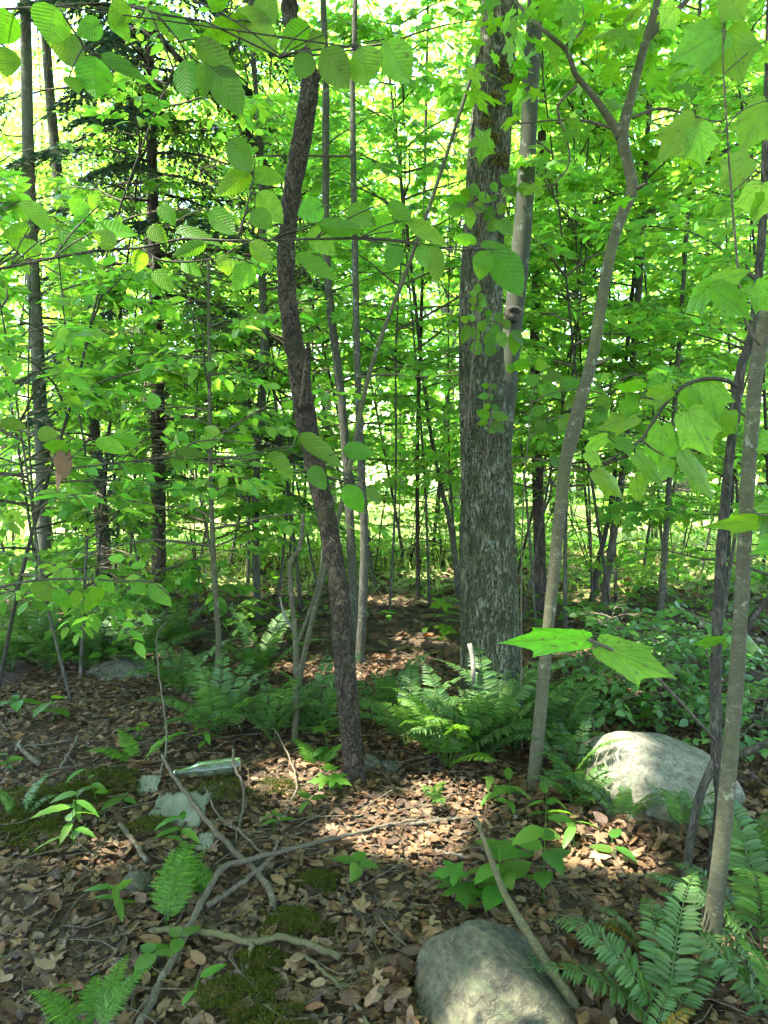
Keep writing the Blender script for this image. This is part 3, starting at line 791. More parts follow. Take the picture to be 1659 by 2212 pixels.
# --- left grey trunk
left, lP, lR, lT = tree('grey_trunk_tree', 'straight grey tree trunk near the left edge, pale and spotted', 'tree',
    [(96, 1320, 40), (95, 1180, 38), (92, 1000, 37), (83, 800, 35), (72, 600, 33), (63, 400, 31), (56, 100, 29), (54, 0, 28)],
    'bark_pale', 6.6, 10, 28, 120, bark_disp(.004, 14, 6, 16, False), 1.15)
cg, cc = crown_geo((-5.0, 4.2, 9.6), (4.2, 3.6, 2.0), 15000, .12, clumps=85)
part('crown', cg, M['canopy'], left, kind='stuff'); part('limb', limbs_to(lP, lR, cc, RNG, 12, .75), M['bark_beech'], left)
dress(left, None, gen_sprays(lP[:100], .12, .62, 9, 1.5, 7, 6, .085, RNG, elev=(.2, .4)), 'under', T_SIMPLE, 'simple', 40)
# --- other standing trees with their own outlines: (label, outline, Y, bark, top, crown)
others = [
 ('leaning_trunk_tree', 'dark leaning trunk between the left grey trunk and the hemlock', [(228, 1300, 42), (222, 1150, 38), (205, 950, 36), (188, 850, 34), (152, 700, 32), (135, 500, 30), (112, 250, 28), (100, 100, 26)], 8.0, 'bark_grey', 10, (-5.2, 8.2, 9)),
 ('thin_tree', 'thin grey tree behind the hemlock side of the curved dark trunk', [(556, 1310, 22), (552, 1150, 21), (556, 980, 20), (566, 850, 26), (572, 700, 24), (566, 600, 21), (568, 420, 20), (556, 250, 16), (546, 90, 14)], 6.2, 'bark_grey', 8, (-1.4, 7, 8.5)),
 ('thin_tree', 'slim lichen-spotted tree, first one right of the curved dark trunk', [(764, 1330, 26), (757, 1150, 25), (745, 950, 25), (728, 780, 24), (712, 650, 22), (704, 500, 22), (704, 300, 20), (703, 120, 18), (698, 0, 17)], 5.4, 'bark_grey', 8, (-.6, 6.4, 9)),
 ('thin_tree', 'slim lichen-spotted tree, second one right of the curved dark trunk', [(774, 1480, 30), (784, 1300, 26), (787, 1150, 23), (780, 1000, 20), (772, 800, 19), (768, 600, 18), (764, 400, 17), (762, 200, 16), (766, 60, 14)], 4.8, 'bark_grey', 7.5, (.4, 6.0, 8.6)),
 ('forest_tree', 'dark trunk standing in shade just right of the thick mossy trunk', [(1168, 1370, 42), (1166, 1200, 34), (1160, 1000, 32), (1158, 900, 30), (1156, 700, 28), (1170, 300, 24)], 6.6, 'bark_hemlock', 9, (2.5, 8.5, 8.5)),
 ('forest_tree', 'crooked slim trunk at right that sends a long bare limb up to the right', [(1300, 1340, 22), (1318, 1200, 20), (1340, 1060, 19), (1360, 850, 20), (1378, 650, 19), (1388, 480, 18), (1396, 350, 15), (1402, 200, 12)], 6.0, 'bark_grey', 7, None),
 ('forest_tree', 'straight slim grey trunk rising from the brush right of the forked sapling', [(1422, 1370, 22), (1432, 1250, 18), (1442, 1100, 16), (1452, 950, 14), (1470, 700, 12), (1490, 400, 10)], 5.4, 'bark_grey', 6, None),
 ('forest_tree', 'slender dark stem standing in the opening left of the thick mossy trunk', [(903, 1310, 13), (902, 1150, 12), (902, 950, 11), (908, 750, 10), (915, 500, 9)], 7.2, 'bark_dark', 6, None),
 ('forest_tree', 'dark sapling leaning against the left side of the thick mossy trunk', [(990, 1290, 16), (982, 1200, 16), (968, 1110, 14), (955, 1060, 13), (925, 900, 10)], 7.0, 'bark_grey', 5, None),
 ('forest_tree', 'dark slim leaning trunk in the brush left of the fallen tangle', [(1272, 1350, 17), (1290, 1230, 16), (1312, 1130, 13), (1330, 1000, 12)], 6.6, 'bark_dark', 6, None),
]
ORD = {}
for (nm, lb, pts, Y, bk, top, cr) in others:
    o, P, R, t = tree(nm, lb, 'tree', pts, bk, Y, top, 14, 90, bark_disp(.003, 30, 9, 33), 1.15, 'slim trunks standing through the wood', ws=.74)
    if cr is not None:
        cg, cc = crown_geo(cr, (2.4, 2.2, 1.6), 2600, .09, clumps=40)
        part('crown', cg, M['canopy'], o, kind='stuff'); part('limb', limbs_to(P, R, cc, RNG, 8, .75), M[bk], o)
    if 'hemlock side' in lb:
        q = resample(np.array([W(578, 368, 6.15), W(545, 305, 6.0), W(480, 215, 5.7), W(430, 165, 5.5), (W(385, 125, 5.3)), W(330, 60, 5.0), W(285, 5, 4.8), W(230, -70, 4.6)]), 24)
        part('limb', tube(q, np.linspace(.030, .014, 24), 8), M['bark_dark'], o, label='dark bare limb slanting up to the left')
    if 'limb up to the right' in lb:
        q = resample(np.array([W(1386, 480, 6.0), W(1420, 440, 6.0), W(1500, 370, 5.9), W(1560, 330, 5.8), W(1615, 300, 5.8)]), 14)
        part('limb', tube(q, np.linspace(.03, .012, 14), 7), M['bark_grey'], o)
    dress(o, None, gen_sprays(P, .30 if cr is None else .25, .98, 9, 1.0, 6, 6, .075, RNG), random.choice(['under', 'under_dark']), T_SIMPLE, 'simple', 30)

# --- hemlock with drooping needled boughs
hem, hP, hR, hT = tree('hemlock', 'dark hemlock with drooping needled boughs and a black straight trunk', 'tree',
    [(345, 1340, 44), (343, 1200, 36), (342, 1000, 35), (340, 800, 33), (335, 600, 30), (330, 420, 27), (326, 250, 24), (322, 80, 20)], 'bark_hemlock', 7.4, 9.5, 20, 120, bark_disp(.008, 22, 6, 44), 1.4)
rg = np.random.default_rng(77)
BP, BR, pos, ax, no = [], [], [], [], []
for b in range(84):
    t = .18 + .60 * b / 84; o_ = hP[int(t * 119)]; a = b * 2.4 + rg.normal() * .3
    L = (1.9 - 1.0 * t) * rg.uniform(.7, 1.15); e = rg.uniform(-.05, .25)
    d = np.array([math.cos(a) * math.cos(e), math.sin(a) * math.cos(e), math.sin(e)])
    s = np.linspace(0, 1, 6)[:, None]; c = o_ + d * L * s + np.array([0, 0, -.42 * L]) * s ** 2
    BP.append(c); BR.append(np.linspace(.016, .003, 6)); sd = nrm(np.cross([0, 0, 1.], d))
    for w in range(22):
        f = .12 + .88 * w / 21; i0 = min(int(f * 5), 4); p0 = c[i0] + (c[i0 + 1] - c[i0]) * (f * 5 - i0)
        td = nrm(d * .7 + sd * (1 if w % 2 else -1) * .8 + np.array([0, 0, -.35 + rg.normal() * .1])); tl = L * .33 * (1.15 - f * .75) * rg.uniform(.7, 1.2)
        s6 = np.linspace(0, 1, 6)[:, None]; tp = p0 + td * tl * s6 + np.array([0, 0, -.35 * tl]) * s6 ** 2
        BP.append(tp); BR.append(np.linspace(.003, .0012, 6)); ts = nrm(np.cross([0, 0, 1.], td))
        for g in np.linspace(.05, 1, 20):
            p = p0 + td * tl * g + np.array([0, 0, -.35 * tl]) * g * g
            for sg in (-1, 1):
                pos.append(p); ax.append(ts * sg * .8 + td * .5 + rg.normal(size=3) * .15 + [0, 0, -.15]); no.append(np.array([0, 0, 1.]) + rg.normal(size=3) * .3)
part('branches', batch_tubes(np.array(BP), np.array(BR), 4), M['bark_hemlock'], hem)
pos = np.array(pos); ax = np.array(ax); no = np.array(no); kk = gaps(pos)
part('needles', cloud(T_RHOMB, pos[kk], ax[kk], no[kk], rg.uniform(.045, .085, kk.sum()), .6), M['hemlock'], hem, kind='stuff')

# ------------------------------------------------------------------ understory saplings
rs = np.random.default_rng(2024)
SAPS = []
def spot(px, Y):
    x = (px - CX) / FPX * Y * 1.0
    return np.array([x, Y, g1(x, Y)])
plan = []
for px, Y, h, c0 in [(650, 6.6, 4.4, .36), (840, 6.4, 4.6, .44), (930, 6.9, 4.8, .44), (1000, 7.4, 5, .36), (1100, 7.0, 4.8, .3), (1170, 5.6, 4.2, .42), (1290, 6.4, 4.6, .32), (1340, 7.2, 5, .26), (1430, 7.8, 5, .22), (1580, 7.2, 5, .26), (80, 6.0, 4.4, .26), (230, 6.2, 3.6, .26), (700, 9.2, 6, .15), (760, 10, 6.5, .12), (480, 8.6, 5, .15), (140, 4.0, 2.6, .42), (-40, 4.3, 3.6, .18), (60, 5.2, 3.2, .2), (150, 4.4, 2.6, .25), (250, 5.2, 2.4, .3), (330, 4.9, 2.0, .3), (410, 6.0, 2.4, .25), (470, 5.6, 2.8, .25), (530, 7.8, 5.5, .2), (590, 6.2, 4.6, .3),
                     (30, 7.6, 6, .18), (190, 7.0, 5, .2), (300, 8.8, 5, .25), (620, 8.6, 5.5, .3), (690, 7.4, 5.5, .32), (820, 7.6, 5.5, .4), (880, 9.4, 6, .32),
                     (1130, 6.2, 4.8, .22), (1195, 7.6, 5.5, .25), (1230, 5.6, 4.2, .3), (1290, 8.4, 5.5, .32), (1345, 5.4, 3.8, .35), (1390, 7.4, 5.5, .3), (1460, 6.2, 5, .22), (1520, 8.6, 5.5, .35), (1560, 5.0, 4.0, .35), (1620, 6.6, 5.2, .12), (1700, 5.2, 4.5, .15), (1660, 8.2, 6, .08)]:
    plan.append((px, Y, h, c0, 0))
for k in range(22):
    plan.append((-60 + 1780 * (k + rs.uniform(.1, .9)) / 22, rs.uniform(10.5, 15.0), rs.uniform(6.0, 10.0), rs.uniform(.06, .28), 1))
names = [(-1e9, 'in the corner left of the left grey trunk'), (75, 'between the left grey trunk and the hemlock'), (340, 'between the hemlock and the curved dark trunk'), (690, 'between the curved dark trunk and the thick mossy trunk'), (1055, 'between the thick mossy trunk and the forked sapling'), (1215, 'between the forked sapling and the right-hand stems'), (1560, 'behind the right-hand stems')]
bins = {}
for q in plan:
    k = max(i for i, (x, _) in enumerate(names) if q[0] >= x); bins.setdefault(k, []).append(q)
ordn = ['nearest', 'second nearest', 'third nearest', 'fourth nearest', 'fifth nearest', 'sixth nearest', 'seventh nearest', 'eighth nearest', 'ninth nearest', 'tenth nearest', 'eleventh nearest', 'twelfth nearest', 'thirteenth nearest', 'fourteenth nearest', 'fifteenth nearest', 'sixteenth nearest', 'seventeenth nearest']
for k, qs in bins.items():
    qs.sort(key=lambda q: q[1])
    for r_, (px, Y, h, c0, far) in enumerate(qs):
        b = spot(px, Y)
        ln = rs.normal(size=2) * .13
        s = np.linspace(0, 1, 5)[:, None]
        pts = b + np.array([0, 0, -.1]) * (1 - s) + np.array([ln[0] * h, ln[1] * h, h]) * s + np.cumsum(rs.normal(size=(5, 3)) * [.07, .05, 0], 0) * s
        r0 = .004 + .0026 * h * rs.uniform(.6, 1.2)
        P = resample(pts, 30); R = np.linspace(r0, .003, 30)
        lab = f"{ordn[min(r_, 16)]} leafy {'young tree' if far else 'sapling'} {names[k][1]}"
        o = thing('young_tree' if far else 'sapling', lab, 'tree' if far else 'sapling', b, 'saplings of the leafy thicket')
        part('stem', tube(P, R, 7), M['bark_grey' if rs.random() < .8 else 'bark_dark'], o)
        mt = 'far' if far else rs.choice(['under', 'under', 'under', 'under_dark'])
        mp = (not far) and rs.random() < .35; lw = rs.uniform(.8, 1.2); lsz = rs.uniform(.06, .10)
        if far: sprays = gen_sprays(P, c0, .99, int(15 + h), .24 * h * .9, 10, 8, .10, rs, taper=.4)
        else: sprays = gen_sprays(P, c0, .99, int(9 + 2.6 * h), .22 * h + .4, 10, 9, lsz, rs)
        if mp: dress(o, None, sprays, mt, T_MAPLE_LO, 'maple_lo', 50, 13)
        else: dress(o, None, sprays, mt, T_SIMPLE, 'simple', 25 if far else 60, 13, wid=lw)

# ------------------------------------------------------------------ brush along the edge of the wood
rq = np.random.default_rng(313)
for k in range(20):
    px = -40 + 1740 * (k + rq.uniform(.15, .85)) / 20; Y = rq.uniform(7.2, 10.5) if not 780 < px < 1000 else rq.uniform(9, 11.5); b = spot(px, Y); h = rq.uniform(1.3, 2.5)
    o = thing('brush_shrub', f'thin twiggy shrub at the edge of the bright meadow, {["leftmost", "second", "third", "fourth", "fifth", "sixth", "seventh", "eighth", "ninth", "tenth", "eleventh", "twelfth", "thirteenth", "fourteenth", "fifteenth", "sixteenth", "seventeenth", "eighteenth", "nineteenth", "rightmost"][k]} from the left' if 0 < k < 19 else f'thin twiggy shrub at the edge of the bright meadow, {"leftmost" if k == 0 else "rightmost"} of all', 'shrub', b, 'brush along the edge of the wood')
    P = resample(np.array([b - [0, 0, .1], b + [rq.normal() * .1, 0, h * .5], b + [rq.normal() * .2, 0, h]]), 20)
    part('stem', tube(P, np.linspace(.011, .003, 20), 6), M['bark_dark'], o)
    for j in range(3):
        e = b + np.array([rq.normal() * .5, rq.normal() * .3, h * rq.uniform(.6, 1.1)]); part('stem', tube(resample(np.array([b - [0, 0, .05], (b + e) / 2 + [0, 0, .1], e]), 12), np.linspace(.008, .002, 12), 5), M['bark_dark'], o)
    dress(o, None, gen_sprays(P, .15, .98, 20, 1.0, 8, 7, .07, rq), rq.choice(['under', 'far']), T_SIMPLE, 'simple', 12, 10)

# ------------------------------------------------------------------ trees beyond the meadow
rb = np.random.default_rng(99)
rows = [(19, 8, 11.0), (27, 10, 16), (38, 11, 22)]
fi = {19: 'on the near side of the meadow', 27: 'halfway across the meadow', 38: 'at the far side of the meadow'}
pos_word = ['first', 'second', 'third', 'fourth', 'fifth', 'sixth', 'seventh', 'eighth', 'ninth', 'tenth', 'eleventh']
for (Yr, cnt, hh) in rows:
    for k in range(cnt):
        px = -120 + 1900 * (k + rb.uniform(.2, .8)) / cnt; Y = Yr * rb.uniform(.93, 1.1)
        b = spot(px, Y); h = hh * rb.uniform(.8, 1.15)
        o = thing('broadleaf_tree', f'sunlit leafy tree {fi[Yr]}, {pos_word[k]} from the left', 'tree', b, 'sunlit trees beyond the wood')
        P = resample(np.array([b - [0, 0, .2], b + [rb.normal() * .3, 0, h * .4], b + [rb.normal() * .5, 0, h * .95]]), 16)
        part('trunk', tube(P, np.linspace(.012 * h, .02, 16), 8), M['bark_grey'], o)
        n = int(3200 + 70 * h)
        cl = 70; cen = b + np.c_[rb.normal(size=(cl, 2)) * h * .13, rb.uniform(.10, 1.0, cl) * h]
        w = 1 - .5 * np.abs((cen[:, 2] - b[2]) / h - .45)
        cen[:, :2] = b[:2] + (cen[:, :2] - b[:2]) * w[:, None]
        kk = rb.integers(0, cl, n); sg = .05 * h
        pos = cen[kk] + rb.normal(size=(n, 3)) * [sg, sg, sg * .6]
        part('limb', limbs_to(P, np.linspace(.012 * h, .02, 16), cen, rb, 12, .2), M['bark_grey'], o)
        part('crown', cloud(T_RHOMB, pos, np.c_[rb.normal(size=(n, 2)), rb.normal(size=n) * .3 - .3], np.c_[rb.normal(size=(n, 2)) * .5, np.ones(n)], rb.uniform(.6, 1.3, n) * (.0085 * Yr), .9), M['far'], o, kind='stuff')

# ------------------------------------------------------------------ leaves set by hand on the near branches
T_BEECHES = [tmpl_beech(14, .30, .10, .22), tmpl_beech(14, .29, .26, .32, twist=.25), tmpl_beech(12, .31, .18, .12, twist=-.3)]
T_GOOSE = [tmpl_maple(GOOSE, 3, True, .22, .02), tmpl_maple(GOOSE, 3, True, .40, .03), tmpl_maple(GOOSE, 3, True, .12, .04)]
T_MAPLES = [tmpl_maple(MAPLE, 2, True, .2, .03), tmpl_maple(MAPLE, 2, True, .35, .05)]
for i in range(3):
    T_GOOSE[i] = tmpl_maple(GOOSE, 3, True, (.22, .40, .12)[i], (.02, .03, .04)[i], pet=.0)
NAT = {'beech': .58, 'goose': .98, 'maple': 1.06}
def px_leaf(parent, kind, b, t, w, Y, dy=0.0, roll=0.0, mat=None, variant=None):
    """leaf from pixel b (base) to t (tip), w pixels wide as seen, at distance Y, its tip dy farther"""
    B = W(b[0], b[1], Y); Tp = W(t[0], t[1], Y + dy)
    a = Tp - B; L = np.linalg.norm(a)
    v = nrm((B + Tp) / 2 - CAM); X = a / L
    n0 = nrm(-v - X * (-v @ X)); s0 = np.cross(n0, X)
    if n0[2] < -.2 and roll == 0: pass
    roll = roll + random.uniform(-22, 22)
    c, s_ = math.cos(math.radians(roll)), math.sin(math.radians(roll))
    nn = n0 * c + s0 * s_
    if nn[2] < 0: nn = -nn                       # the upper face looks to the sky
    wid = (w * .93 * Y / FPX) / (NAT[kind] * L * max(.35, abs(c)))
    tms = {'beech': T_BEECHES, 'goose': T_GOOSE, 'maple': T_MAPLES}[kind]
    v_ = NLEAF[0] % len(tms) if variant is None else variant
    NLEAF[0] += 1
    mt = mat or ('beech' if kind == 'beech' else 'maple')
    me = lm(kind + str(v_), tms[v_], mt)
    return inst('leaf', me, leaf_matrix(B, a, nn, L * (.92 + .16 * random.random()), wid, random.uniform(.6, 1.7) * min(1.0, wid * 1.2)), parent), B
def twig_px(pts, Y, w0, w1, n=24, sides=6):
    P = np.array([W(p[0], p[1], p[2] if len(p) > 2 else Y) for p in pts]); q = resample(P, n)
    return tube(q, np.linspace(w0 / 2 * Y / FPX, w1 / 2 * Y / FPX, n), sides), q
def stalk(q, B, r=.0013):
    """leaf stalk from the nearest point of a twig to the blade"""
    d = np.linalg.norm(q - B, axis=1); i = int(np.argmin(d)); i = max(0, i - max(1, int(d[i] / .04)))
    m = (q[i] + B) / 2 + [0, 0, .08 * d.min()]
    return tube(resample(np.array([q[i], m, B]), 6), np.linspace(r * 1.2, r, 6), 4)

# --- a young beech standing just outside the left edge reaches three boughs into view
bt_base = np.array([-2.1, 1.55, g1(-2.1, 1.55)])
ybeech = thing('young_beech', 'large toothed beech leaves on thin boughs reaching in from the left edge', 'tree', bt_base)
tp = resample(np.array([bt_base - [0, 0, .1], bt_base + [.05, 0, 1.2], bt_base + [.0, -.05, 2.4], bt_base + [.12, 0, 4.2]]), 40)
part('trunk', tube(tp, np.linspace(.035, .012, 40), 10), M['bark_beech'], ybeech)
h = .5
def C1(x, y): return (x * .5, y * .5)
def C2(x, y): return (x * .5 + 829.4, y * .5)
def C3(x, y): return (x * .5, y * .5 + 737.3)
def C4(x, y): return (x * .5 + 829.4, y * .5 + 737.3)
def bough(parent, twigs, leaves, Y, kind='beech', bark='twig_dark', w=(9, 3), lab=None):
    geo, qs = [], []
    for k, t in enumerate(twigs):
        g_, q = twig_px(t, Y, w[0] if k == 0 else w[0] * .55, w[1] if k == 0 else 2, 30 if k == 0 else 14)
        geo.append(g_); qs.append(q)
    Q = np.vstack(qs)
    todo = []
    for l in leaves:
        (b, t, ww) = l[:3]; o = dict(l[3]) if len(l) > 3 else {}
        yy = o.pop('Y', Y) + (hash((b, t)) % 7 - 3) * .012
        Bp = W(b[0], b[1], yy)
        todo.append((b, t, ww, yy, o)); geo.append(stalk(Q, Bp))
    br = part('branch', cat(geo), M[bark], parent)
    for (b, t, ww, yy, o) in todo: px_leaf(br, o.pop('kind', kind), b, t, ww, yy, **o)
    return br
A = C1
top_leaves = [
 (A(240, 25), A(195, 190), 88, {}), (A(372, 235), A(232, 195), 60, {'dy': .02}), (A(440, 100), A(338, 150), 46, {}), (A(412, 240), A(400, 458), 88, {}), (A(432, 235), A(645, 335), 38, {'roll': 30}),
 (A(800, 255), A(815, 432), 58, {}), (A(880, 268), A(886, 425), 42, {'roll': 35}), (A(915, 290), A(1062, 492), 62, {}), (A(838, 172), A(1022, 325), 52, {}), (A(1085, 98), A(848, 155), 50, {'roll': 20}),
 (A(1020, 40), A(1202, 228), 66, {}), (A(722, 62), A(836, 172), 36, {}), (A(1340, 112), A(1206, 195), 54, {'roll': 25}), (A(1332, 225), A(1290, 358), 50, {}), (A(1390, 212), A(1514, 385), 72, {}),
 (A(1560, 195), A(1602, 385), 80, {}), (A(1105, -10), A(1206, 112), 60, {}), (A(1400, 150), A(1325, 205), 42, {}), (A(1660, 170), A(1782, 372), 76, {}), (A(60, 60), A(-40, 190), 70, {}), (A(20, 200), A(30, 330), 60, {}),
 (A(300, 330), A(350, 390), 34, {'roll': 40}), (A(560, 20), A(470, 100), 44, {}), (A(640, 30), A(720, 140), 44, {'roll': 20}), (A(900, 30), A(985, -20), 40, {}), (A(480, 60), A(560, 170), 40, {'roll': 35})]
bough(ybeech, [[(-1400, 60, 1.55), (-700, 20), (-200, 30), (0, 20), (120, 14), (235, 5), (300, 22), (360, 33), (450, 48), (530, 88), (600, 122), (690, 118), (780, 105)],
               [(130, 20), (165, 75), (205, 120), (300, 145), (375, 150)], [(340, 32), (380, 80), (410, 120), (450, 150)], [(420, 0), (470, 25), (530, 60), (600, 115), (640, 140)]], top_leaves, 1.35, w=(9, 3.5))
mid_leaves = [
 (A(985, 605), A(1092, 738), 56, {}), (A(1088, 748), A(932, 828), 48, {}), (A(1090, 740), A(1238, 792), 40, {'roll': 20}), (A(1108, 832), A(1232, 962), 52, {}), (A(1398, 888), A(1290, 930), 56, {'roll': 15}), (A(903, 903), A(1022, 1012), 46, {}),
 (A(690, 885), A(757, 968), 36, {}), (A(1372, 960), A(1584, 1012), 42, {'roll': 20}), (A(1088, 905), A(1185, 1003), 50, {}), (A(1338, 985), A(1454, 1112), 56, {}), (A(892, 1050), A(748, 1102), 36, {'roll': 20}), (A(663, 1165), A(752, 1258), 34, {}),
 (A(1092, 1140), A(1012, 1248), 46, {}), (A(1078, 1045), A(1192, 1142), 46, {}), (A(622, 1080), A(572, 1182), 40, {}), (A(132, 975), A(0, 1022), 32, {}), (A(88, 868), A(238, 982), 36, {'roll': 35}), (A(385, 930), A(300, 868), 40, {}),
 (A(252, 985), A(408, 1162), 36, {'roll': 25}), (A(405, 1000), A(612, 975), 40, {'dy': .05, 'roll': 45}), (A(755, 985), A(958, 1038), 30, {'roll': 35}), (A(1278, 1095), A(1455, 1202), 34, {'roll': 25}), (A(425, 890), A(385, 845), 34, {}), (A(640, 980), A(720, 1040), 40, {}),
 (C2(100, 950), C2(282, 1062), 38, {'roll': 25}), (C2(18, 870), C2(125, 962), 36, {}), (C2(440, 1080), C2(408, 1205), 46, {'Y': 1.75}), (C2(480, 1078), C2(590, 1268), 68, {'Y': 1.75}), (C2(402, 1052), C2(298, 1016), 28, {'Y': 1.75}), (C2(412, 1060), C2(575, 1070), 30, {'Y': 1.75, 'roll': 35}),
 (C2(60, 1060), C2(20, 1170), 46, {}), (C2(150, 1060), C2(200, 1170), 42, {}), (C2(40, 1000), C2(-60, 950), 50, {}), (C2(210, 1060), C2(235, 1210), 40, {'roll': 20}), (A(1500, 900), A(1620, 960), 46, {'roll': 20}), (A(960, 1100), A(1000, 1190), 40, {'roll': 30}),
 (A(500, 1060), A(400, 1000), 46, {}), (A(180, 1100), A(60, 1040), 40, {'roll': 20}), (A(780, 1130), A(880, 1180), 36, {'roll': 20})]
bough(ybeech, [[(-1400, 700, 1.55), (-700, 640), (-200, 610), (0, 580), (100, 560), (180, 545), (250, 538), (308, 535), (360, 524), (400, 515), (500, 520), (640, 517), (760, 515), (860, 522, 1.6), (950, 538, 1.72), (1070, 540, 1.78)],
               [(308, 536), (340, 560), (400, 566), (480, 556)], [(515, 512), (530, 460), (545, 400), (548, 370)], [(310, 520), (340, 500), (380, 480)]], mid_leaves, 1.5, w=(11, 3))
low_leaves = [
 (C3(160, 400), C3(245, 400), 34, {'roll': 40}), (C3(410, 430), C3(550, 470), 36, {'roll': 25}), (C3(760, 470), C3(905, 490), 30, {'roll': 35}), (C3(860, 450), C3(965, 400), 34, {'roll': 30}), (C3(1150, 490), C3(1280, 560), 30, {'roll': 30}), (C3(1290, 400), C3(1500, 530), 46, {'roll': 20}),
 (C3(1340, 540), C3(1410, 645), 44, {}), (C3(1490, 620), C3(1565, 735), 48, {}), (C3(680, 290), C3(640, 215), 34, {'roll': 20}), (C3(0, 345), C3(110, 370), 30, {'roll': 30}), (C3(600, 450), C3(500, 400), 30, {'roll': 40}), (C3(1010, 470), C3(1130, 500), 26, {'roll': 45}),
 (C3(1580, 640), C3(1650, 690), 26, {'roll': 30}), (C3(740, 500), C3(800, 540), 30, {'roll': 30}), (C3(300, 470), C3(200, 440), 34, {'roll': 45}), (C3(1480, 470), C3(1610, 480), 40, {'roll': 30}), (C3(950, 400), C3(880, 370), 24, {}), (C3(1100, 440), C3(1010, 400), 26, {'roll': 30})]
lowb = bough(ybeech, [[(-1400, 1180, 1.55), (-700, 1090), (-200, 1050), (0, 1028), (75, 1020), (150, 1012), (250, 1000), (330, 992), (380, 984), (440, 992), (520, 990), (600, 1004), (660, 1020), (720, 1035), (790, 1040)],
               [(380, 984), (415, 958), (470, 950), (560, 960)], [(440, 992), (520, 985), (590, 970), (650, 965)]], low_leaves, 1.9, w=(8, 2.5))
# the brown withered leaf that hangs from it
dl = mk_mesh('withered_leaf', *tmpl_dry(3, 0), M['dry'])
inst('withered_leaf', dl, leaf_matrix(W(138, 1000, 1.88), W(138, 1045, 1.88) - W(138, 955, 1.88), np.array([.5, -1, .1]), .085, .9, 1.3), lowb, label='withered brown leaf hanging from the bough')
inst('withered_leaf', dl, leaf_matrix(W(122, 1040, 1.88), W(122, 1075, 1.88) - W(120, 1020, 1.88), np.array([-.5, -1, .1]), .06, .6, 1.3), lowb)
# lower-left spray of a second beech seedling, big leaves close to the ferns
sb = thing('beech_seedling', 'leafy beech seedling with broad leaves hanging over the ferns at left', 'sapling', gp(-70, 1480))
lb = [(C3(140, 1035), C3(250, 1125), 48, {}), (C3(235, 1070), C3(300, 1150), 34, {}), (C3(320, 1075), C3(340, 1160), 28, {'roll': 20}), (C3(440, 1060), C3(370, 1160), 34, {'roll': 20}), (C3(565, 1045), C3(640, 1080), 34, {'roll': 25}), (C3(640, 1050), C3(745, 1140), 38, {'roll': 15}), (C3(135, 1130), C3(225, 1160), 22, {'roll': 30}), (C3(410, 1020), C3(500, 1070), 30, {'roll': 30})]
b2 = bough(sb, [[(-70, 1480, 2.9), (-75, 1380, 2.8), (-40, 1290, 2.7), (50, 1258, 2.6), (150, 1250, 2.6), (260, 1255, 2.6), (330, 1258, 2.6), (370, 1290, 2.6)]], lb, 2.6, w=(9, 3))

# --- right-hand stems: a dark one with goosefoot leaves, a grey one close to the camera
dk_base = gp(1550, 1985)
YD = dk_base[1]
dark, dP, dR, dT = tree('dark_stemmed_maple', 'slim black-barked maple stem at the right edge bearing broad three-lobed leaves', 'tree',
    [(1535, 1890, 34), (1556, 1740, 34), (1548, 1620, 36), (1546, 1450, 34), (1558, 1200, 32), (1575, 1000, 30), (1600, 800, 30), (1625, 720, 27), (1645, 520, 24), (1655, 300, 22), (1660, 100, 20)], 'bark_dark', None, 4.6, 18, 120, bark_disp(.0022, 60, 8, 51), 1.1, ws=.66)
YD = float(dP[30, 1])
part('root_sprout', tube(resample(np.array([gp(1478, 1905) - [0, 0, .05], W(1490, 1830, YD), W(1512, 1720, YD), W(1546, 1640, YD)]), 24), np.linspace(.017, .014, 24), 9), M['bark_dark'], dark, label='crooked sprout leaving the black stem low down')
part('side_branch', tube(resample(np.array([W(1546, 1622, YD), W(1600, 1628, YD - .05), W(1640, 1612, YD - .08), W(1720, 1570, YD - .1)]), 18), np.linspace(.014, .009, 18), 8), M['bark_dark'], dark)
gl = [(C4(1310, 305), C4(1405, 485), 92, {'dy': -.05}), (C4(1400, 170), C4(1425, 335), 80, {}), (C4(1325, 203), C4(1308, 312), 58, {}), (C4(1240, 208), C4(1105, 265), 54, {'dy': .04}), (C4(1095, 325), C4(925, 375), 56, {'roll': 15}), (C4(965, 415), C4(850, 465), 40, {}),
      (C4(1200, 365), C4(1190, 558), 76, {}), (C4(1080, 488), C4(1235, 635), 46, {'roll': 25}), (C4(908, 562), C4(1065, 665), 52, {'roll': 15}), (C4(1085, 585), C4(1112, 692), 44, {}), (C4(1285, 490), C4(1452, 685), 54, {'roll': 20}), (C4(1490, 300), C4(1455, 430), 60, {}),
      (C4(1120, 200), C4(980, 190), 30, {'roll': 40}), (C4(1100, 270), C4(1000, 280), 60, {'roll': 10}), (C4(870, 480), C4(960, 530), 40, {'roll': 30}), (C4(1000, 440), C4(1090, 450), 36, {'roll': 30}), (C4(1240, 510), C4(1180, 600), 50, {'roll': 30})]
bough(dark, [[(1592, 835), (1570, 822), (1530, 818), (1480, 832), (1440, 870), (1405, 920), (1383, 952), (1340, 980), (1290, 1005), (1255, 1015)], [(1385, 950), (1410, 970), (1450, 990), (1470, 985)], [(1440, 870), (1400, 860), (1340, 850)]], gl, YD - .12, 'goose', 'twig_dark', (10, 3))
fl = [(C4(875, 1290), C4(522, 1275), 66, {'roll': 50, 'dy': .04, 'Y': 1.45}), (C4(935, 1318), C4(1288, 1455), 104, {'roll': 38, 'dy': -.06, 'Y': 1.45})]
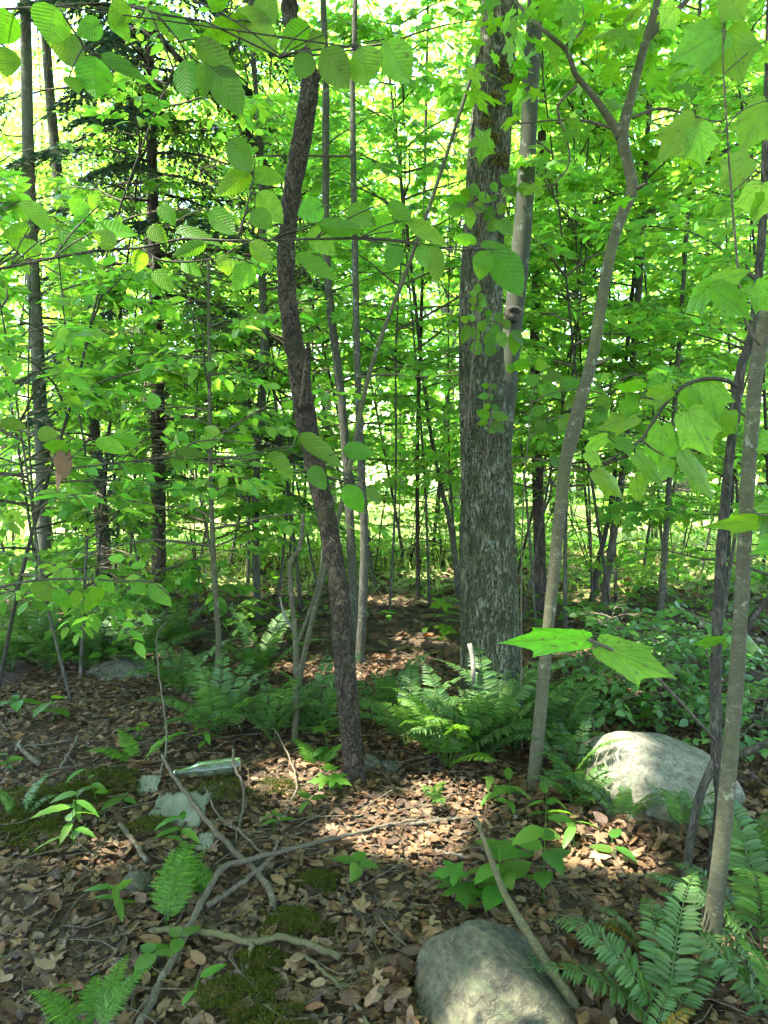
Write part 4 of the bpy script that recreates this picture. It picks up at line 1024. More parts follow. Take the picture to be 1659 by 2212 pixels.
bough(dark, [[(1546, 1600), (1500, 1550, 1.7), (1420, 1465, 1.5), (1345, 1415, 1.46), (1290, 1390, 1.45), (1272, 1380, 1.45)]], fl, YD, 'goose', 'twig', (6, 4))
rl = [(C4(1470, 1290), C4(1340, 1305), 26, {'roll': 45}), (C4(1480, 1300), C4(1400, 1340), 30, {'roll': 30}), (C4(1540, 1290), C4(1640, 1310), 40, {'roll': 20})]
grey, gP, gR, gT = tree('grey_sapling_stem', 'greenish grey sapling stem nearest the camera at the right edge', 'tree',
    [(1528, 2110, 56), (1545, 1950, 48), (1562, 1800, 45), (1580, 1600, 42), (1594, 1420, 40), (1604, 1250, 39), (1612, 1100, 38), (1622, 950, 38), (1634, 800, 40), (1645, 740, 42), (1662, 650, 34), (1690, 500, 30)], 'bark_sapling', None, 4.4, 22, 130, bark_disp(.0018, 30, 14, 61, False), 1.2, ws=.78)
YG = float(gP[40, 1])
ur = [(C2(1478, 132), C2(1215, 280), 106, {}), (C2(1482, 132), C2(1555, 375), 112, {}), (C2(1345, 512), C2(1185, 690), 86, {}), (C2(1352, 550), C2(1398, 715), 76, {}), (C2(1580, 680), C2(1415, 840), 84, {}), (C2(1640, 790), C2(1600, 950), 100, {}), (C2(1660, 440), C2(1540, 640), 96, {}),
      (C2(1422, 1232), C2(1252, 1335), 68, {'roll': 20}), (C2(1430, 1240), C2(1590, 1380), 70, {'roll': 15}), (C2(1425, 1215), C2(1590, 1170), 50, {'roll': 25}), (C2(1600, 1230), C2(1700, 1350), 70, {}), (C2(1480, -20), C2(1560, 100), 80, {}), (C2(1260, 30), C2(1180, 130), 60, {'roll': 15}), (C2(1640, 880), C2(1560, 920), 70, {'roll': 20}), (C2(1740, 130), C2(1700, 330), 100, {})]
bough(grey, [[(1640, 745), (1612, 700), (1600, 640), (1592, 560), (1580, 420), (1570, 270), (1562, 130), (1566, 0), (1570, -80)], [(1578, 420), (1610, 390), (1650, 350)], [(1568, 285), (1530, 285), (1505, 275)], [(1562, 285), (1600, 240), (1660, 215)], [(1600, 640), (1570, 610), (1545, 612)]], ur, YG - .12, 'goose', 'twig', (6, 3))
er = [(C4(1720, 770), C4(1385, 785), 44, {'roll': 40, 'dy': .05}), (C4(1720, 700), C4(1590, 830), 90, {'roll': 10}), (C4(1740, 400), C4(1600, 470), 70, {}), (C4(1760, 640), C4(1610, 650), 60, {'roll': 20}), (C4(1750, 850), C4(1600, 920), 60, {'roll': 10})]
bough(grey, [[(1612, 1100), (1640, 1110), (1680, 1115), (1740, 1100)], [(1660, 1112), (1690, 960), (1700, 880)]], er, YG - .15, 'goose', 'twig', (6, 3))
gs = resample(np.array([W(1596, 1380, YG), W(1630, 1330, YG), W(1680, 1270, YG)]), 10)
part('side_branch', tube(gs, np.linspace(.012, .008, 10), 7), M['bark_dark'], grey)
bough(dark, [[(1548, 1500), (1530, 1420), (1510, 1385)], [(1548, 1450), (1600, 1400), (1640, 1385)]], rl, YD, 'goose', 'twig', (5, 3))
# --- forked maple sapling
fork, fP, fR, fT = tree('forked_maple_sapling', 'pale slender maple sapling forking into two limbs near the top right', 'tree',
    [(1152, 1700, 42), (1165, 1560, 38), (1180, 1400, 36), (1195, 1250, 36), (1208, 1120, 35), (1222, 1000, 38), (1240, 925, 42), (1256, 860, 36), (1280, 770, 34), (1298, 660, 32), (1320, 540, 30), (1345, 460, 30), (1366, 408, 33), (1356, 350, 30), (1345, 290, 34), (1368, 190, 27), (1392, 100, 26), (1410, 40, 24), (1424, -30, 22)], 'bark_sapling', None, 6.0, 26, 220, bark_disp(.0022, 30, 12, 71, False), 1.25, ws=.74)
YF = float(fP[60, 1])
part('limb', tube(resample(np.array([W(1342, 300, YF), W(1320, 262, YF), W(1280, 205, YF), W(1243, 160, YF), (W(1225, 110, YF)), W(1180, 70, YF), W(1120, 10, YF + .1), W(1080, -60, YF + .2)]), 40), np.interp(np.arange(40), [0, 8, 18, 39], [.019, .013, .009, .005]), 9), M['bark_sapling'], fork)
part('limb', tube(resample(np.array([W(1398, 85, YF), W(1430, 50, YF), W(1480, 5, YF), W(1530, -60, YF)]), 14), np.linspace(.014, .008, 14), 8), M['bark_sapling'], fork)
part('stub', tube(resample(np.array([W(1284, 785, YF), W(1300, 782, YF - .02), W(1318, 772, YF - .03)]), 8), np.linspace(.014, .007, 8), 8), M['bark_sapling'], fork)
part('stub', tube(resample(np.array([W(1366, 408, YF), W(1382, 404, YF - .02), W(1394, 396, YF - .03)]), 8), np.linspace(.014, .006, 8), 8), M['bark_sapling'], fork)
for tw in ([(1366, 255), (1420, 235), (1480, 245), (1550, 262), (1610, 240)], [(1340, 285), (1300, 270), (1240, 258), (1170, 262), (1110, 268)], [(1222, 100), (1260, 60), (1258, 10)], [(1245, 185), (1205, 230), (1218, 280), (1230, 330), (1222, 370), (1180, 410)]):
    part('twig', twig_px(tw, YF, 7, 2.5)[0], M['twig'], fork)
rf = np.random.default_rng(31)
big = fP[int(.62 * 219):]
sp_ = gen_sprays(big, .2, .95, 13, .75, 6, 3, .085, rf, elev=(.0, .35), leafdroop=.45, nj=.35)
LP = np.array([W(x, y, YF + rf.uniform(-.25, .35)) for x, y in zip(rf.uniform(1000, 1480, 95), np.abs(rf.normal(size=95)) * 150)])
sp_[2][0] = np.vstack([sp_[2][0], LP]); sp_[2][1] = np.vstack([sp_[2][1], np.c_[rf.normal(size=(95, 2)), -np.abs(rf.normal(size=95)) * .6]]); sp_[2][2] = np.vstack([sp_[2][2], np.c_[rf.normal(size=(95, 2)) * .5 + [0, -.4], np.ones(95)]]); sp_[2][3] = np.r_[sp_[2][3], rf.uniform(.07, .12, 95)]
dress(fork, None, sp_, 'maple', T_MAPLES[0], 'maple0', 200, 10)

# --- leaflets of the woody vine on the thick trunk, and the small-leaved bough beside it
vine = thing('leafy_vine', 'bright leaflets of a thin vine climbing the front of the thick mossy trunk', 'vine', gp(1035, 1600))
YV = YM - .45
def D5(x, y): return (x / 1609 * 384 + 940.8, y / 2212 * 528 + 240)
vl = [((300, 700), (390, 720), 90), ((340, 790), (240, 720), 110), ((290, 840), (110, 800), 100), ((275, 870), (120, 900), 100), ((290, 870), (330, 1035), 110), ((350, 830), (440, 910), 90), ((380, 760), (500, 800), 80), ((540, 900), (430, 960), 110), ((550, 900), (640, 860), 100), ((570, 980), (470, 1080), 110), ((575, 980), (690, 1110), 120), ((510, 640), (545, 720), 60), ((740, 690), (875, 710), 90), ((640, 690), (600, 780), 70), ((660, 680), (720, 760), 90), ((690, 650), (600, 600), 90), ((500, 800), (560, 760), 60),
      ((375, 1650), (380, 1570), 60), ((375, 1660), (305, 1640), 60), ((380, 1670), (460, 1690), 60), ((375, 1700), (305, 1720), 60), ((385, 1710), (470, 1750), 75), ((365, 1770), (320, 1790), 45), ((370, 1775), (420, 1800), 50),
      ((490, 1870), (470, 1930), 60), ((500, 1850), (460, 1810), 60), ((600, 1870), (530, 1860), 80), ((580, 1960), (500, 2000), 100), ((600, 1950), (670, 1900), 100), ((580, 1990), (620, 2140), 100), ((680, 2000), (745, 2170), 100), ((700, 1980), (800, 2100), 80), ((440, 2030), (550, 2080), 120), ((400, 1900), (440, 1980), 80), ((420, 2130), (330, 2150), 110), ((440, 2150), (540, 2160), 110), ((300, 1940), (250, 2080), 90), ((300, 1900), (230, 1870), 60), ((330, 1960), (390, 2080), 80), ((360, 1890), (300, 1850), 60)]
vl = [(D5(*b), D5(b[0] + (t[0] - b[0]) * 1.15, b[1] + (t[1] - b[1]) * 1.15), w * .28, {'roll': 15}) for b, t, w in vl]
vl += [(C4(x, y), C4(x2, y2), w, {'roll': 20}) for x, y, x2, y2, w in [(455, 195, 420, 185, 14), (460, 200, 490, 190, 14), (455, 235, 398, 240, 18), (460, 240, 470, 245, 16), (460, 285, 425, 275, 16), (462, 285, 500, 285, 16), (460, 325, 398, 300, 22), (465, 320, 540, 330, 22), (450, 350, 400, 350, 18), (465, 350, 525, 390, 26), (455, 360, 480, 395, 22)]]
bough(vine, [[D5(290, 2900), D5(330, 2300), D5(370, 2000), D5(370, 1800), D5(378, 1640), D5(400, 1400), D5(420, 1150), D5(520, 900), D5(500, 700), D5(480, 560)], [D5(350, 1950), D5(500, 1900), D5(600, 1930), D5(720, 2000)], [D5(430, 1150), D5(330, 850), D5(270, 820)], [D5(540, 930), D5(640, 700), D5(740, 690)], [(1050, 1000), (1056, 930), (1060, 880), (1058, 820)]], vl, YV, 'beech', 'twig', (5, 2))
small = thing('small_leaved_bough', 'bough of small toothed leaves between thick mossy trunk and forked sapling', 'sapling', gp(1130, 1640))
al = [(C4(x, y), C4(x2, y2), w, {'roll': r}) for x, y, x2, y2, w, r in [(630, 110, 535, 95, 26, 25), (650, 100, 710, 100, 28, 0), (640, 140, 645, 205, 34, 0), (700, 150, 770, 145, 26, 0), (690, 180, 720, 245, 34, 0), (700, 190, 770, 245, 26, 15), (700, 290, 610, 320, 26, 20), (690, 340, 660, 405, 30, 0), (710, 350, 750, 420, 30, 0), (760, 320, 820, 390, 40, 0), (930, 230, 965, 305, 34, 0), (770, 190, 860, 170, 30, 20), (850, 230, 780, 290, 36, 10), (900, 300, 960, 330, 36, 15), (560, 130, 530, 100, 20, 10), (720, 500, 770, 545, 24, 20)]]
bough(small, [[(1128, 1640, 3.5), (1126, 1300, 3.4), (1130, 1100), (1140, 960), (1150, 860), (1168, 800), (1190, 790)], [(1150, 870), (1190, 850), (1250, 840), (1300, 850)], [(1142, 950), (1180, 910), (1220, 900)]], al, 3.3, 'beech', 'twig', (5, 2))

# ------------------------------------------------------------------ boulders
def ico(sub):
    import bmesh
    bm = bmesh.new(); bmesh.ops.create_icosphere(bm, subdivisions=sub, radius=1)
    V = np.array([v.co[:] for v in bm.verts]); T = np.array([[v.index for v in f.verts] for f in bm.faces]); bm.free()
    return V, T
def boulder(planes, p=9, sub=6, seed=1, amp=.03, fr=4.0):
    """rounded polyhedron: planes (nx, ny, nz, distance)"""
    D, T = ico(sub); acc = 0
    for (a, b, c, h) in planes:
        n = nrm(np.array([a, b, c])); acc = acc + np.maximum(0, D @ n / h) ** p
    r = acc ** (-1 / p)
    V = D * r[:, None]
    V = V * (1 + .012 * (np.abs(2 * fbm(V / np.abs(V).max() * [9, 9, 16], 4, seed + 3) - 1) - .3))[:, None]
    V = V * (1 + amp * (2 * fbm(V * fr / np.abs(V).max(), 4, seed) - 1) + amp * .5 * (2 * fbm(V * fr * 4 / np.abs(V).max(), 3, seed + 9) - 1))[:, None]
    return V, T
def place_rock(name, label, V, T, mat, loc, rz=0, parent=None):
    c, s = math.cos(rz), math.sin(rz)
    V = V @ np.array([[c, s, 0], [-s, c, 0], [0, 0, 1]]) + loc
    return solo(name, (V, T, np.zeros((len(V), 2))), M[mat], loc, label, 'rock')
fb = gp(1055, 2185); fb[2] -= .02
V, T = boulder([(-.70, -.12, .70, .166), (-.1, -.80, .55, .205), (.30, -.60, .74, .195), (.56, .0, .83, .168), (-.1, .7, .7, .22), (1, .2, .1, .31), (.2, 1, .1, .24), (-1, .2, 0, .21), (0, 0, -1, .2), (.5, -.9, .1, .27), (-.35, 0, .93, .36)], 11, 6, 5, .045, 5)
V = V * [.95, .92, 1.1]
place_rock('boulder', 'pointed lichen-stained boulder at the bottom edge beside the slanting pole', V, T, 'rock', fb, .1)
rb_ = gp(1440, 1745)
V, T = boulder([(-.8, -.25, .5, .265), (-.25, -.8, .55, .235), (.22, -.62, .75, .215), (.36, .05, .93, .222), (-.1, .5, .8, .26), (1, .1, .4, .40), (.2, 1, .1, .3), (-1, .3, 0, .33), (0, 0, -1, .2), (.6, -.8, .2, .31), (-.15, .1, 1, .32)], 15, 6, 15, .03, 4)
V = V * [.88, .93, .84]
place_rock('boulder', 'broad pale boulder half hidden by ferns behind the right-hand stems', V, T, 'rock_pale', rb_ + [-.03, .14, .03], -.05)
lb_ = gp(260, 1470)
V, T = boulder([(-.6, -.3, .8, .16), (.2, -.6, .8, .13), (.5, .2, .85, .17), (-1, 0, .1, .36), (1, 0, .1, .34), (0, 1, .1, .2), (0, -1, .2, .2), (0, 0, -1, .1)], 9, 5, 25, .04, 4)
V = V * [1.05, 1.0, .5]
place_rock('flat_stone', 'low flat pale stone among the ferns at left', V, T, 'rock_pale', lb_ + [0, .08, -.02])
for (px, py, s_, lb) in [(1000 - 205, 1655, .055, 'small white stone between the curved dark trunk and the bright fern'), (298, 1912, .05, 'small grey stone behind the pale green fern frond'), (555, 1880, .04, 'small rounded stone beside the crossing sticks'), (838, 1660, .045, 'grey stone in shade right of the curved dark trunk')]:
    q = gp(px, py); V, T = boulder([(-.6, -.3, .8, .8), (.2, -.6, .8, .7), (.5, .2, .85, .8), (-1, 0, .1, 1.1), (1, 0, .1, 1), (0, 1, .1, .9), (0, -1, .2, .9), (0, 0, -1, .6)], 8, 3, int(px), .06, 3)
    place_rock('stone', lb, V * s_, T, 'rock', q + [0, 0, s_ * .2], px)

# ------------------------------------------------------------------ bottle
bl = gp(376, 1682, .0); br_ = gp(520, 1678, .0)
ax_ = br_ - bl; BL = np.linalg.norm(ax_[:2]); RB = .039
RB = .034; s1 = .40 * BL
prof = [(0, .0125), (.004, .0145), (.016, .0145), (.020, .0130), (s1 * .45, .0175), (s1 * .62, .0205), (s1 * .78, .026), (s1 * .9, .0315), (s1, RB), (BL - .02, RB), (BL - .006, RB * .97), (BL, RB * .86), (BL + .001, .002)]
inner = [(BL - .006, .002), (BL - .007, RB * .8), (BL - .014, RB - .004), (s1, RB - .004), (s1 * .9, .0275), (s1 * .78, .022), (s1 * .45, .0135), (.02, .0095), (0, .0095)]
pr = np.array(prof + inner); a = np.linspace(0, 2 * PI, 40, endpoint=False)
X_ = nrm(np.array([ax_[0], ax_[1], 0.0])); Z_ = np.array([0, 0, 1.0]); Y_ = np.cross(Z_, X_)
tilt = .05
V = []
o_ = bl + np.array([0, 0, RB * .92])
for (x, r) in pr:
    for t in a: V.append(o_ + X_ * x + Y_ * math.cos(t) * r + Z_ * (math.sin(t) * r + tilt * (x - .15)))
V = np.array(V); n_ = len(pr); T = []
for i in range(n_):
    for j in range(40):
        p0, p1 = i * 40 + j, i * 40 + (j + 1) % 40; q0, q1 = ((i + 1) % n_) * 40 + j, ((i + 1) % n_) * 40 + (j + 1) % 40
        T += [(p0, q0, q1), (p0, q1, p1)]
bot = thing('glass_bottle', 'pale green glass bottle lying on its side in the leaf litter', 'bottle', bl)
part('body', (V, np.array(T)), M['glass'], bot)
sw = [(BL - .07 + .0, 0)]

# ------------------------------------------------------------------ birch bark plates, wood chips
def bark_plate(px0, py0, px1, py1, seed, label, bend=.25, lift=.012):
    """a curled sheet of bark lying with its corners at two pixels"""
    r = np.random.default_rng(seed); c = gp((px0 + px1) / 2, (py0 + py1) / 2)
    a0 = gp(px0, (py0 + py1) / 2); a1 = gp(px1, (py0 + py1) / 2); b0 = gp((px0 + px1) / 2, py1); b1 = gp((px0 + px1) / 2, py0)
    Lx, Ly = np.linalg.norm(a1 - a0), np.linalg.norm(b1 - b0)
    nx_, ny_ = 22, 14; V = []; uv = []
    for j in range(ny_):
        for i in range(nx_):
            u, v = i / (nx_ - 1) - .5, j / (ny_ - 1) - .5
            jag = (.16 * (r.random() - .5) if j in (0, ny_ - 1) else 0) + .06 * math.sin(u * 23 + seed)
            jx = .10 * (r.random() - .5) if i in (0, nx_ - 1) else 0
            V.append((c[0] + (u + jx) * Lx, c[1] + (v + jag * abs(v) * 2) * Ly, c[2] + lift + bend * Ly * (v + .5) + .04 * Ly * math.sin(u * 5 + v * 3) + .18 * Lx * u * u * 4 * .15)); uv.append((u + .5, v + .5))
    V = np.array(V); k = nx_ * ny_
    T = [];
    for j in range(ny_ - 1):
        for i in range(nx_ - 1):
            a = j * nx_ + i; T += [(a, a + 1, a + nx_ + 1), (a, a + nx_ + 1, a + nx_)]
    T = np.array(T); V2 = V - [0, -.001, .004]
    edge = [j * nx_ for j in range(ny_)] ; 
    Vt = np.vstack([V, V2]); Tt = np.vstack([T, T[:, ::-1] + k])
    loop = list(range(nx_)) + [j * nx_ + nx_ - 1 for j in range(1, ny_)] + [(ny_ - 1) * nx_ + i for i in range(nx_ - 2, -1, -1)] + [j * nx_ for j in range(ny_ - 2, 0, -1)]
    for a, b in zip(loop, loop[1:] + loop[:1]): Tt = np.vstack([Tt, [(a, a + k, b + k), (a, b + k, b)]])
    return solo('birch_bark', (Vt, Tt, np.array(uv + uv)), M['birch'], c, label, 'bark piece', 'shed pieces of birch bark')
bark_plate(326, 1738, 442, 1800, 3, 'largest white birch bark sheet, below the bottle neck', .22, .004)
bark_plate(426, 1818, 462, 1842, 4, 'small curled scrap of white birch bark below the large sheet', .3, .01)
bark_plate(300, 1696, 345, 1716, 5, 'small pale bark scrap just below and left of the bottle neck', .5, .008)
bark_plate(425, 1706, 475, 1726, 6, 'lichen-grey bark scrap just below the middle of the bottle', .2, .004)

# ------------------------------------------------------------------ fallen branches and sticks
def stick(name, label, runs, mat, sides=8, cat_='stick'):
    """runs: list of (points (px, py, lift), w0, w1); the first is the stick, the others its forks"""
    root = None
    for k, (pts, w0, w1) in enumerate(runs):
        P = np.array([gp(p[0], p[1], 0) + [0, 0, p[2]] for p in pts]); q = resample(P, 10 + 5 * len(pts))
        rr = np.random.default_rng(len(label) + k); q[1:-1] += rr.normal(size=(len(q) - 2, 3)) * .002
        dep = (q - CAM) @ FWD
        g_ = tube(q, np.linspace(w0, w1, len(q)) / 2 * dep / FPX * (1 + .10 * np.sin(np.arange(len(q)) * 1.9)), sides)
        if root is None: root = solo(name, g_, M[mat], P[0], label, cat_)
        else: part('fork', g_, M[mat], root)
    return root
stick('fallen_branch', 'long grey branch crossing the litter from the bottom edge up to the right', [([(300, 2240, .03), (345, 2150, .03), (400, 2050, .04), (440, 1980, .06), (488, 1915, .07), (560, 1888, .06), (640, 1860, .05), (730, 1832, .04), (850, 1795, .03), (960, 1778, .02)], 18, 5),
    ([(448, 1990, .05), (500, 1955, .05), (560, 1908, .05), (592, 1880, .05)], 13, 8), ([(590, 1882, .05), (602, 1850, .07)], 8, 5)], 'deadwood')
stick('fallen_branch', 'pale bare branch running from the bottle neck down to the crossing sticks', [([(352, 1660, .06), (372, 1700, .06), (410, 1750, .05), (455, 1805, .04), (505, 1860, .04), (560, 1915, .04), (585, 1950, .03), (594, 1990, .02)], 8, 15), ([(440, 1710, .04), (470, 1780, .04), (530, 1830, .04), (582, 1880, .03)], 4, 5), ([(440, 1790, .03), (480, 1800, .05), (520, 1820, .05)], 3, 3)], 'deadwood')
stick('fallen_branch', 'smooth forked olive branch lying near the bottom left', [([(328, 2025, .02), (400, 2030, .03), (470, 2045, .04), (545, 2072, .05), (600, 2060, .05), (660, 2066, .04), (735, 2090, .03)], 14, 15), ([(545, 2072, .05), (535, 2110, .03), (512, 2162, .02)], 10, 8), ([(660, 2085, .03), (720, 2135, .02), (770, 2190, .02), (800, 2230, .02)], 8, 12)], 'greenwood')
P = np.array([gp(1272, 2222) + [0, 0, .01]] + [W(x, y, gp(x, y)[1] * f) for x, y, f in [(1200, 2110, .93), (1130, 2000, .88), (1090, 1930, .86), (1062, 1860, .84), (1030, 1772, .80)]])
q = resample(P, 50); solo('slanting_pole', tube(q, np.linspace(.016, .006, 50) * (1 + .08 * np.sin(np.arange(50) * 1.3)), 9), M['greenwood'], P[0], 'slanting olive pole leaning past the front boulder', 'stick')
stick('thin_stick', 'thin curved vine-like stick standing up left of the bottle', [([(345, 1690, .02), (362, 1650, .1), (352, 1600, .25), (345, 1560, .3), (345, 1520, .38), (380, 1490, .42)], 5, 3)], 'deadwood')
stick('thin_stick', 'thin crooked twig arching over the bottle end', [([(505, 1660, .09), (506, 1690, .08), (524, 1720, .05), (526, 1760, .04), (516, 1800, .03), (505, 1830, .02)], 6, 5)], 'deadwood')
stick('thin_stick', 'thin twig lying from the sunlit litter to the curved dark trunk', [([(600, 1790, .02), (625, 1755, .03), (640, 1700, .04), (600, 1620, .08), (575, 1590, .1)], 6, 3)], 'deadwood')
stick('thin_stick', 'dark twig lying right of the small ferns at the bottom', [([(735, 1910, .02), (770, 1930, .02), (830, 1970, .02), (860, 1995, .02)], 5, 4)], 'bark_dark')
stick('thin_stick', 'dark twig lying left of the front boulder', [([(745, 1975, .02), (800, 1990, .02), (850, 2000, .02)], 6, 5)], 'bark_dark')
stick('thin_stick', 'short mossy stick lying left of the leafy herb clump', [([(258, 1790, .02), (285, 1830, .03), (318, 1880, .03)], 10, 12)], 'deadwood')
stick('thin_stick', 'pale crooked stick in the litter at far left', [([(38, 1615, .02), (55, 1640, .03), (85, 1665, .03)], 8, 12)], 'deadwood')
stick('thin_stick', 'pale thin stick pointing right in the left litter', [([(130, 1670, .02), (150, 1640, .03), (170, 1612, .05)], 4, 3)], 'palewood')
stick('thin_stick', 'brown stick across the sunlit leaves', [([(880, 1792, .02), (960, 1785, .025), (1030, 1775, .02)], 9, 7)], 'twig')
stick('thin_stick', 'short stick lying under the leafy seedling left of the pole', [([(940, 1850, .02), (990, 1865, .03), (1030, 1870, .03)], 7, 8)], 'deadwood')
stick('thin_stick', 'red-brown bent twig in front of the broad pale boulder', [([(1275, 1625, .18), (1285, 1660, .14), (1300, 1690, .08), (1310, 1725, .02)], 4, 4)], 'twig')
P = np.array([gp(1012, 1570), W(1022, 1470, YM - .32), W(1020, 1420, YM - .3), W(1014, 1390, YM - .28)])
solo('bleached_stick', tube(resample(P, 20), np.linspace(.009, .012, 20), 7), M['palewood'], P[0], 'bleached white stick propped against the thick mossy trunk', 'stick')
# leaning dead poles by the curved trunk
P = np.array([gp(640, 1560), W(660, 1400, 3.75), W(740, 1080, 3.75), W(800, 800, 3.78), W(880, 580, 3.8), W(950, 380, 3.8), W(1045, 80, 3.85), W(1075, -20, 3.9)])
solo('leaning_pole', tube(resample(P, 70), np.linspace(.014, .007, 70), 8), M['bark_sapling'], P[0], 'long thin dead pole leaning right behind the curved dark trunk', 'stick')
P = np.array([gp(636, 1610), W(640, 1500, 3.55), W(638, 1380, 3.55), W(630, 1290, 3.55), W(628, 1215, 3.55), W(648, 1180, 3.55), W(655, 1110, 3.55)])
br0 = solo('broken_stem', tube(resample(P, 60), np.linspace(.017, .009, 60), 9), M['bark_sapling'], P[0], 'crooked broken sapling stem left of the curved dark trunk', 'stem')
part('fork', tube(resample(np.array([W(637, 1400, 3.55), W(665, 1330, 3.55), W(690, 1250, 3.5), W(700, 1150, 3.5)]), 20), np.linspace(.010, .006, 20), 7), M['bark_sapling'], br0)
part('fork', tube(resample(np.array([W(640, 1370, 3.55), W(615, 1330, 3.55), W(605, 1290, 3.55)]), 12), np.linspace(.008, .005, 12), 6), M['palewood'], br0)

# ------------------------------------------------------------------ slender sapling left of the curved trunk
o, P, R, t = tree('slender_sapling', 'slender straight sapling standing among the ferns between hemlock and curved dark trunk', 'sapling', [(468, 1500, 15), (472, 1380, 15), (468, 1320, 15), (460, 1180, 14), (455, 1020, 12), (452, 800, 10), (450, 560, 7)], 'bark_sapling', 4.0, None, 10, 80, None, 1.1)
dress(o, None, gen_sprays(P, .38, .99, 15, .85, 6, 5, .085, np.random.default_rng(8), elev=(.1, .3)), 'under', T_SIMPLE, 'simple', 120, 13)

# ------------------------------------------------------------------ ferns
def frond_geo(seed, th0=1.15, th1=-.15, npin=24, plen=.15, lacy=False, roll=.1):
    r = np.random.default_rng(seed); n = 40
    s = np.linspace(0, 1, n); th = th0 + (th1 - th0) * s ** 1.1 + .04 * np.sin(s * 7 + seed)
    yaw = roll * s * r.normal()
    d = np.c_[np.cos(th) * np.cos(yaw), np.cos(th) * np.sin(yaw), np.sin(th)]
    P = np.vstack([[0, 0, 0], np.cumsum(d[:-1], 0) / n]); Tn = nrm(np.gradient(P, axis=0))
    side = nrm(np.cross([0, 0, 1.0], Tn)); nn = np.cross(Tn, side)
    geo = [tube(P, np.linspace(.0065, .0014, n), 4)]
    f = np.linspace(.16, .985, npin) ** .95
    pos, ax, no, sz, wd = [], [], [], [], []
    for g_ in f:
        i = int(g_ * (n - 1)); p = P[i]
        prof = (1 - g_) ** .75 * 1.75 * min(1, .5 + (g_ - .1) * 2.2) if lacy else math.sin(PI * min(1, max(.05, (g_ * .80 + .24)))) ** .8 * 1.05
        for sg in (-1, 1):
            L = plen * prof * r.uniform(.9, 1.08) + .006
            a = side[i] * sg + Tn[i] * (.28 + .5 * g_ * g_) + nn[i] * r.uniform(-.22, .02)
            if lacy:
                a = nrm(a); m = 9
                ps = nrm(np.cross(nn[i], a))
                for k in range(m):
                    h_ = (k + .6) / m
                    for s2 in (-1, 1):
                        pos.append(p + a * L * h_); ax.append(ps * s2 + a * .55); no.append(nn[i] + r.normal(size=3) * .1); sz.append(L * .30 * (1.05 - h_) + .006); wd.append(.85)
                pos.append(p); ax.append(a); no.append(nn[i]); sz.append(L); wd.append(.16)
            else:
                pos.append(p); ax.append(a); no.append(nn[i] + r.normal(size=3) * .12 + side[i] * sg * .15); sz.append(L); wd.append(.42 if g_ < .9 else .5)
    geo.append(cloud(T_RHOMB if lacy else T_SIMPLE, np.array(pos), np.array(ax), np.array(no), np.array(sz), np.array(wd)))
    return cat(geo)
FR = {}
def frond_mesh(kind, v, mat):
    k = (kind, v, mat)
    if k not in FR:
        if kind == 'sword': g_ = frond_geo(10 + v, (1.25, 1.05, .85, 1.4)[v % 4], (-.25, -.45, -.1, .1)[v % 4], 27, .145)
        else: g_ = frond_geo(40 + v, (.9, .7, .5)[v % 3], (-.2, -.35, -.1)[v % 3], 17, .17, True)
        FR[k] = mk_mesh('frond', g_[0], g_[1], g_[2], M[mat])
    return FR[k]
rfn = np.random.default_rng(404)
def fern(px, py, n, L, label, kind='sword', mat='fern', az=None, spread=.35, Yadd=0, name='fern', mats=None):
    b = gp(px, py) + np.array([0, Yadd, 0]); b[2] = g1(b[0], b[1])
    o = thing(name, label, 'fern', b, 'ferns of the forest floor')
    for k in range(n):
        a = (k + rfn.uniform(-.3, .3)) * 2 * PI / n if az is None else az[k % len(az)] + rfn.normal() * .12
        l = L * rfn.uniform(.75, 1.15); c, s = math.cos(a), math.sin(a); t = rfn.normal() * .12
        Mx = np.eye(4); Mx[:3, 0] = np.array([c, s, 0]) * l; Mx[:3, 1] = np.array([-s, c, t]) * l; Mx[:3, 2] = np.array([0, 0, l * rfn.uniform(.95, 1.45)])
        Mx[:3, 3] = b + np.array([c, s, 0]) * .015
        mm = mat if mats is None else mats[k % len(mats)]
        inst('frond', frond_mesh(kind, int(rfn.integers(0, 4 if kind == 'sword' else 3)), mm), Mx, o)
    return o
fern(968, 1655, 14, .52, 'bright sunlit fern clump in front of the thick mossy trunk', mats=['fern_light', 'fern', 'fern_light'])
fern(1050, 1645, 13, .56, 'tall dark fern clump against the foot of the thick mossy trunk')
fern(1110, 1620, 12, .54, 'dark fern clump between thick mossy trunk and forked sapling')
fern(880, 1610, 11, .42, 'fern clump between curved dark trunk and bright fern clump')
fern(940, 1740, 3, .22, 'tiny single fern hanging at the edge of the sunlit leaves', az=[-1.6, -1.2, -2.0])
fern(1212, 1625, 11, .50, 'fern clump with tall upright fronds left of the broad pale boulder')
fern(1245, 1745, 8, .33, 'low dark fern in front of the left end of the broad pale boulder')
fern(1345, 1775, 6, .26, 'drooping fern in front of the broad pale boulder')
fern(1470, 1800, 5, .26, 'fern between the broad pale boulder and the black stem')
fern(1235, 1700, 7, .36, 'small glossy fern close to the forked sapling foot')
fern(690, 1590, 10, .42, 'fern clump right behind the crooked broken stem')
fern(590, 1600, 10, .40, 'fern clump left of the crooked broken stem', mats=['fern'])
fern(470, 1585, 12, .46, 'large dark fern clump at the foot of the slender straight sapling')
fern(395, 1500, 10, .44, 'fern clump behind the flat pale stone')
fern(300, 1440, 12, .50, 'fern clump left of the hemlock foot')
fern(200, 1450, 13, .52, 'dense fern clump above the flat stone at left')
fern(110, 1450, 13, .52, 'dense fern clump below the left grey trunk')
fern(20, 1450, 12, .52, 'dense fern clump at the left edge')
fern(160, 1390, 12, .50, 'shaded fern behind the left clumps near the grey trunk')
fern(60, 1385, 12, .50, 'shaded fern farthest back at the left edge')
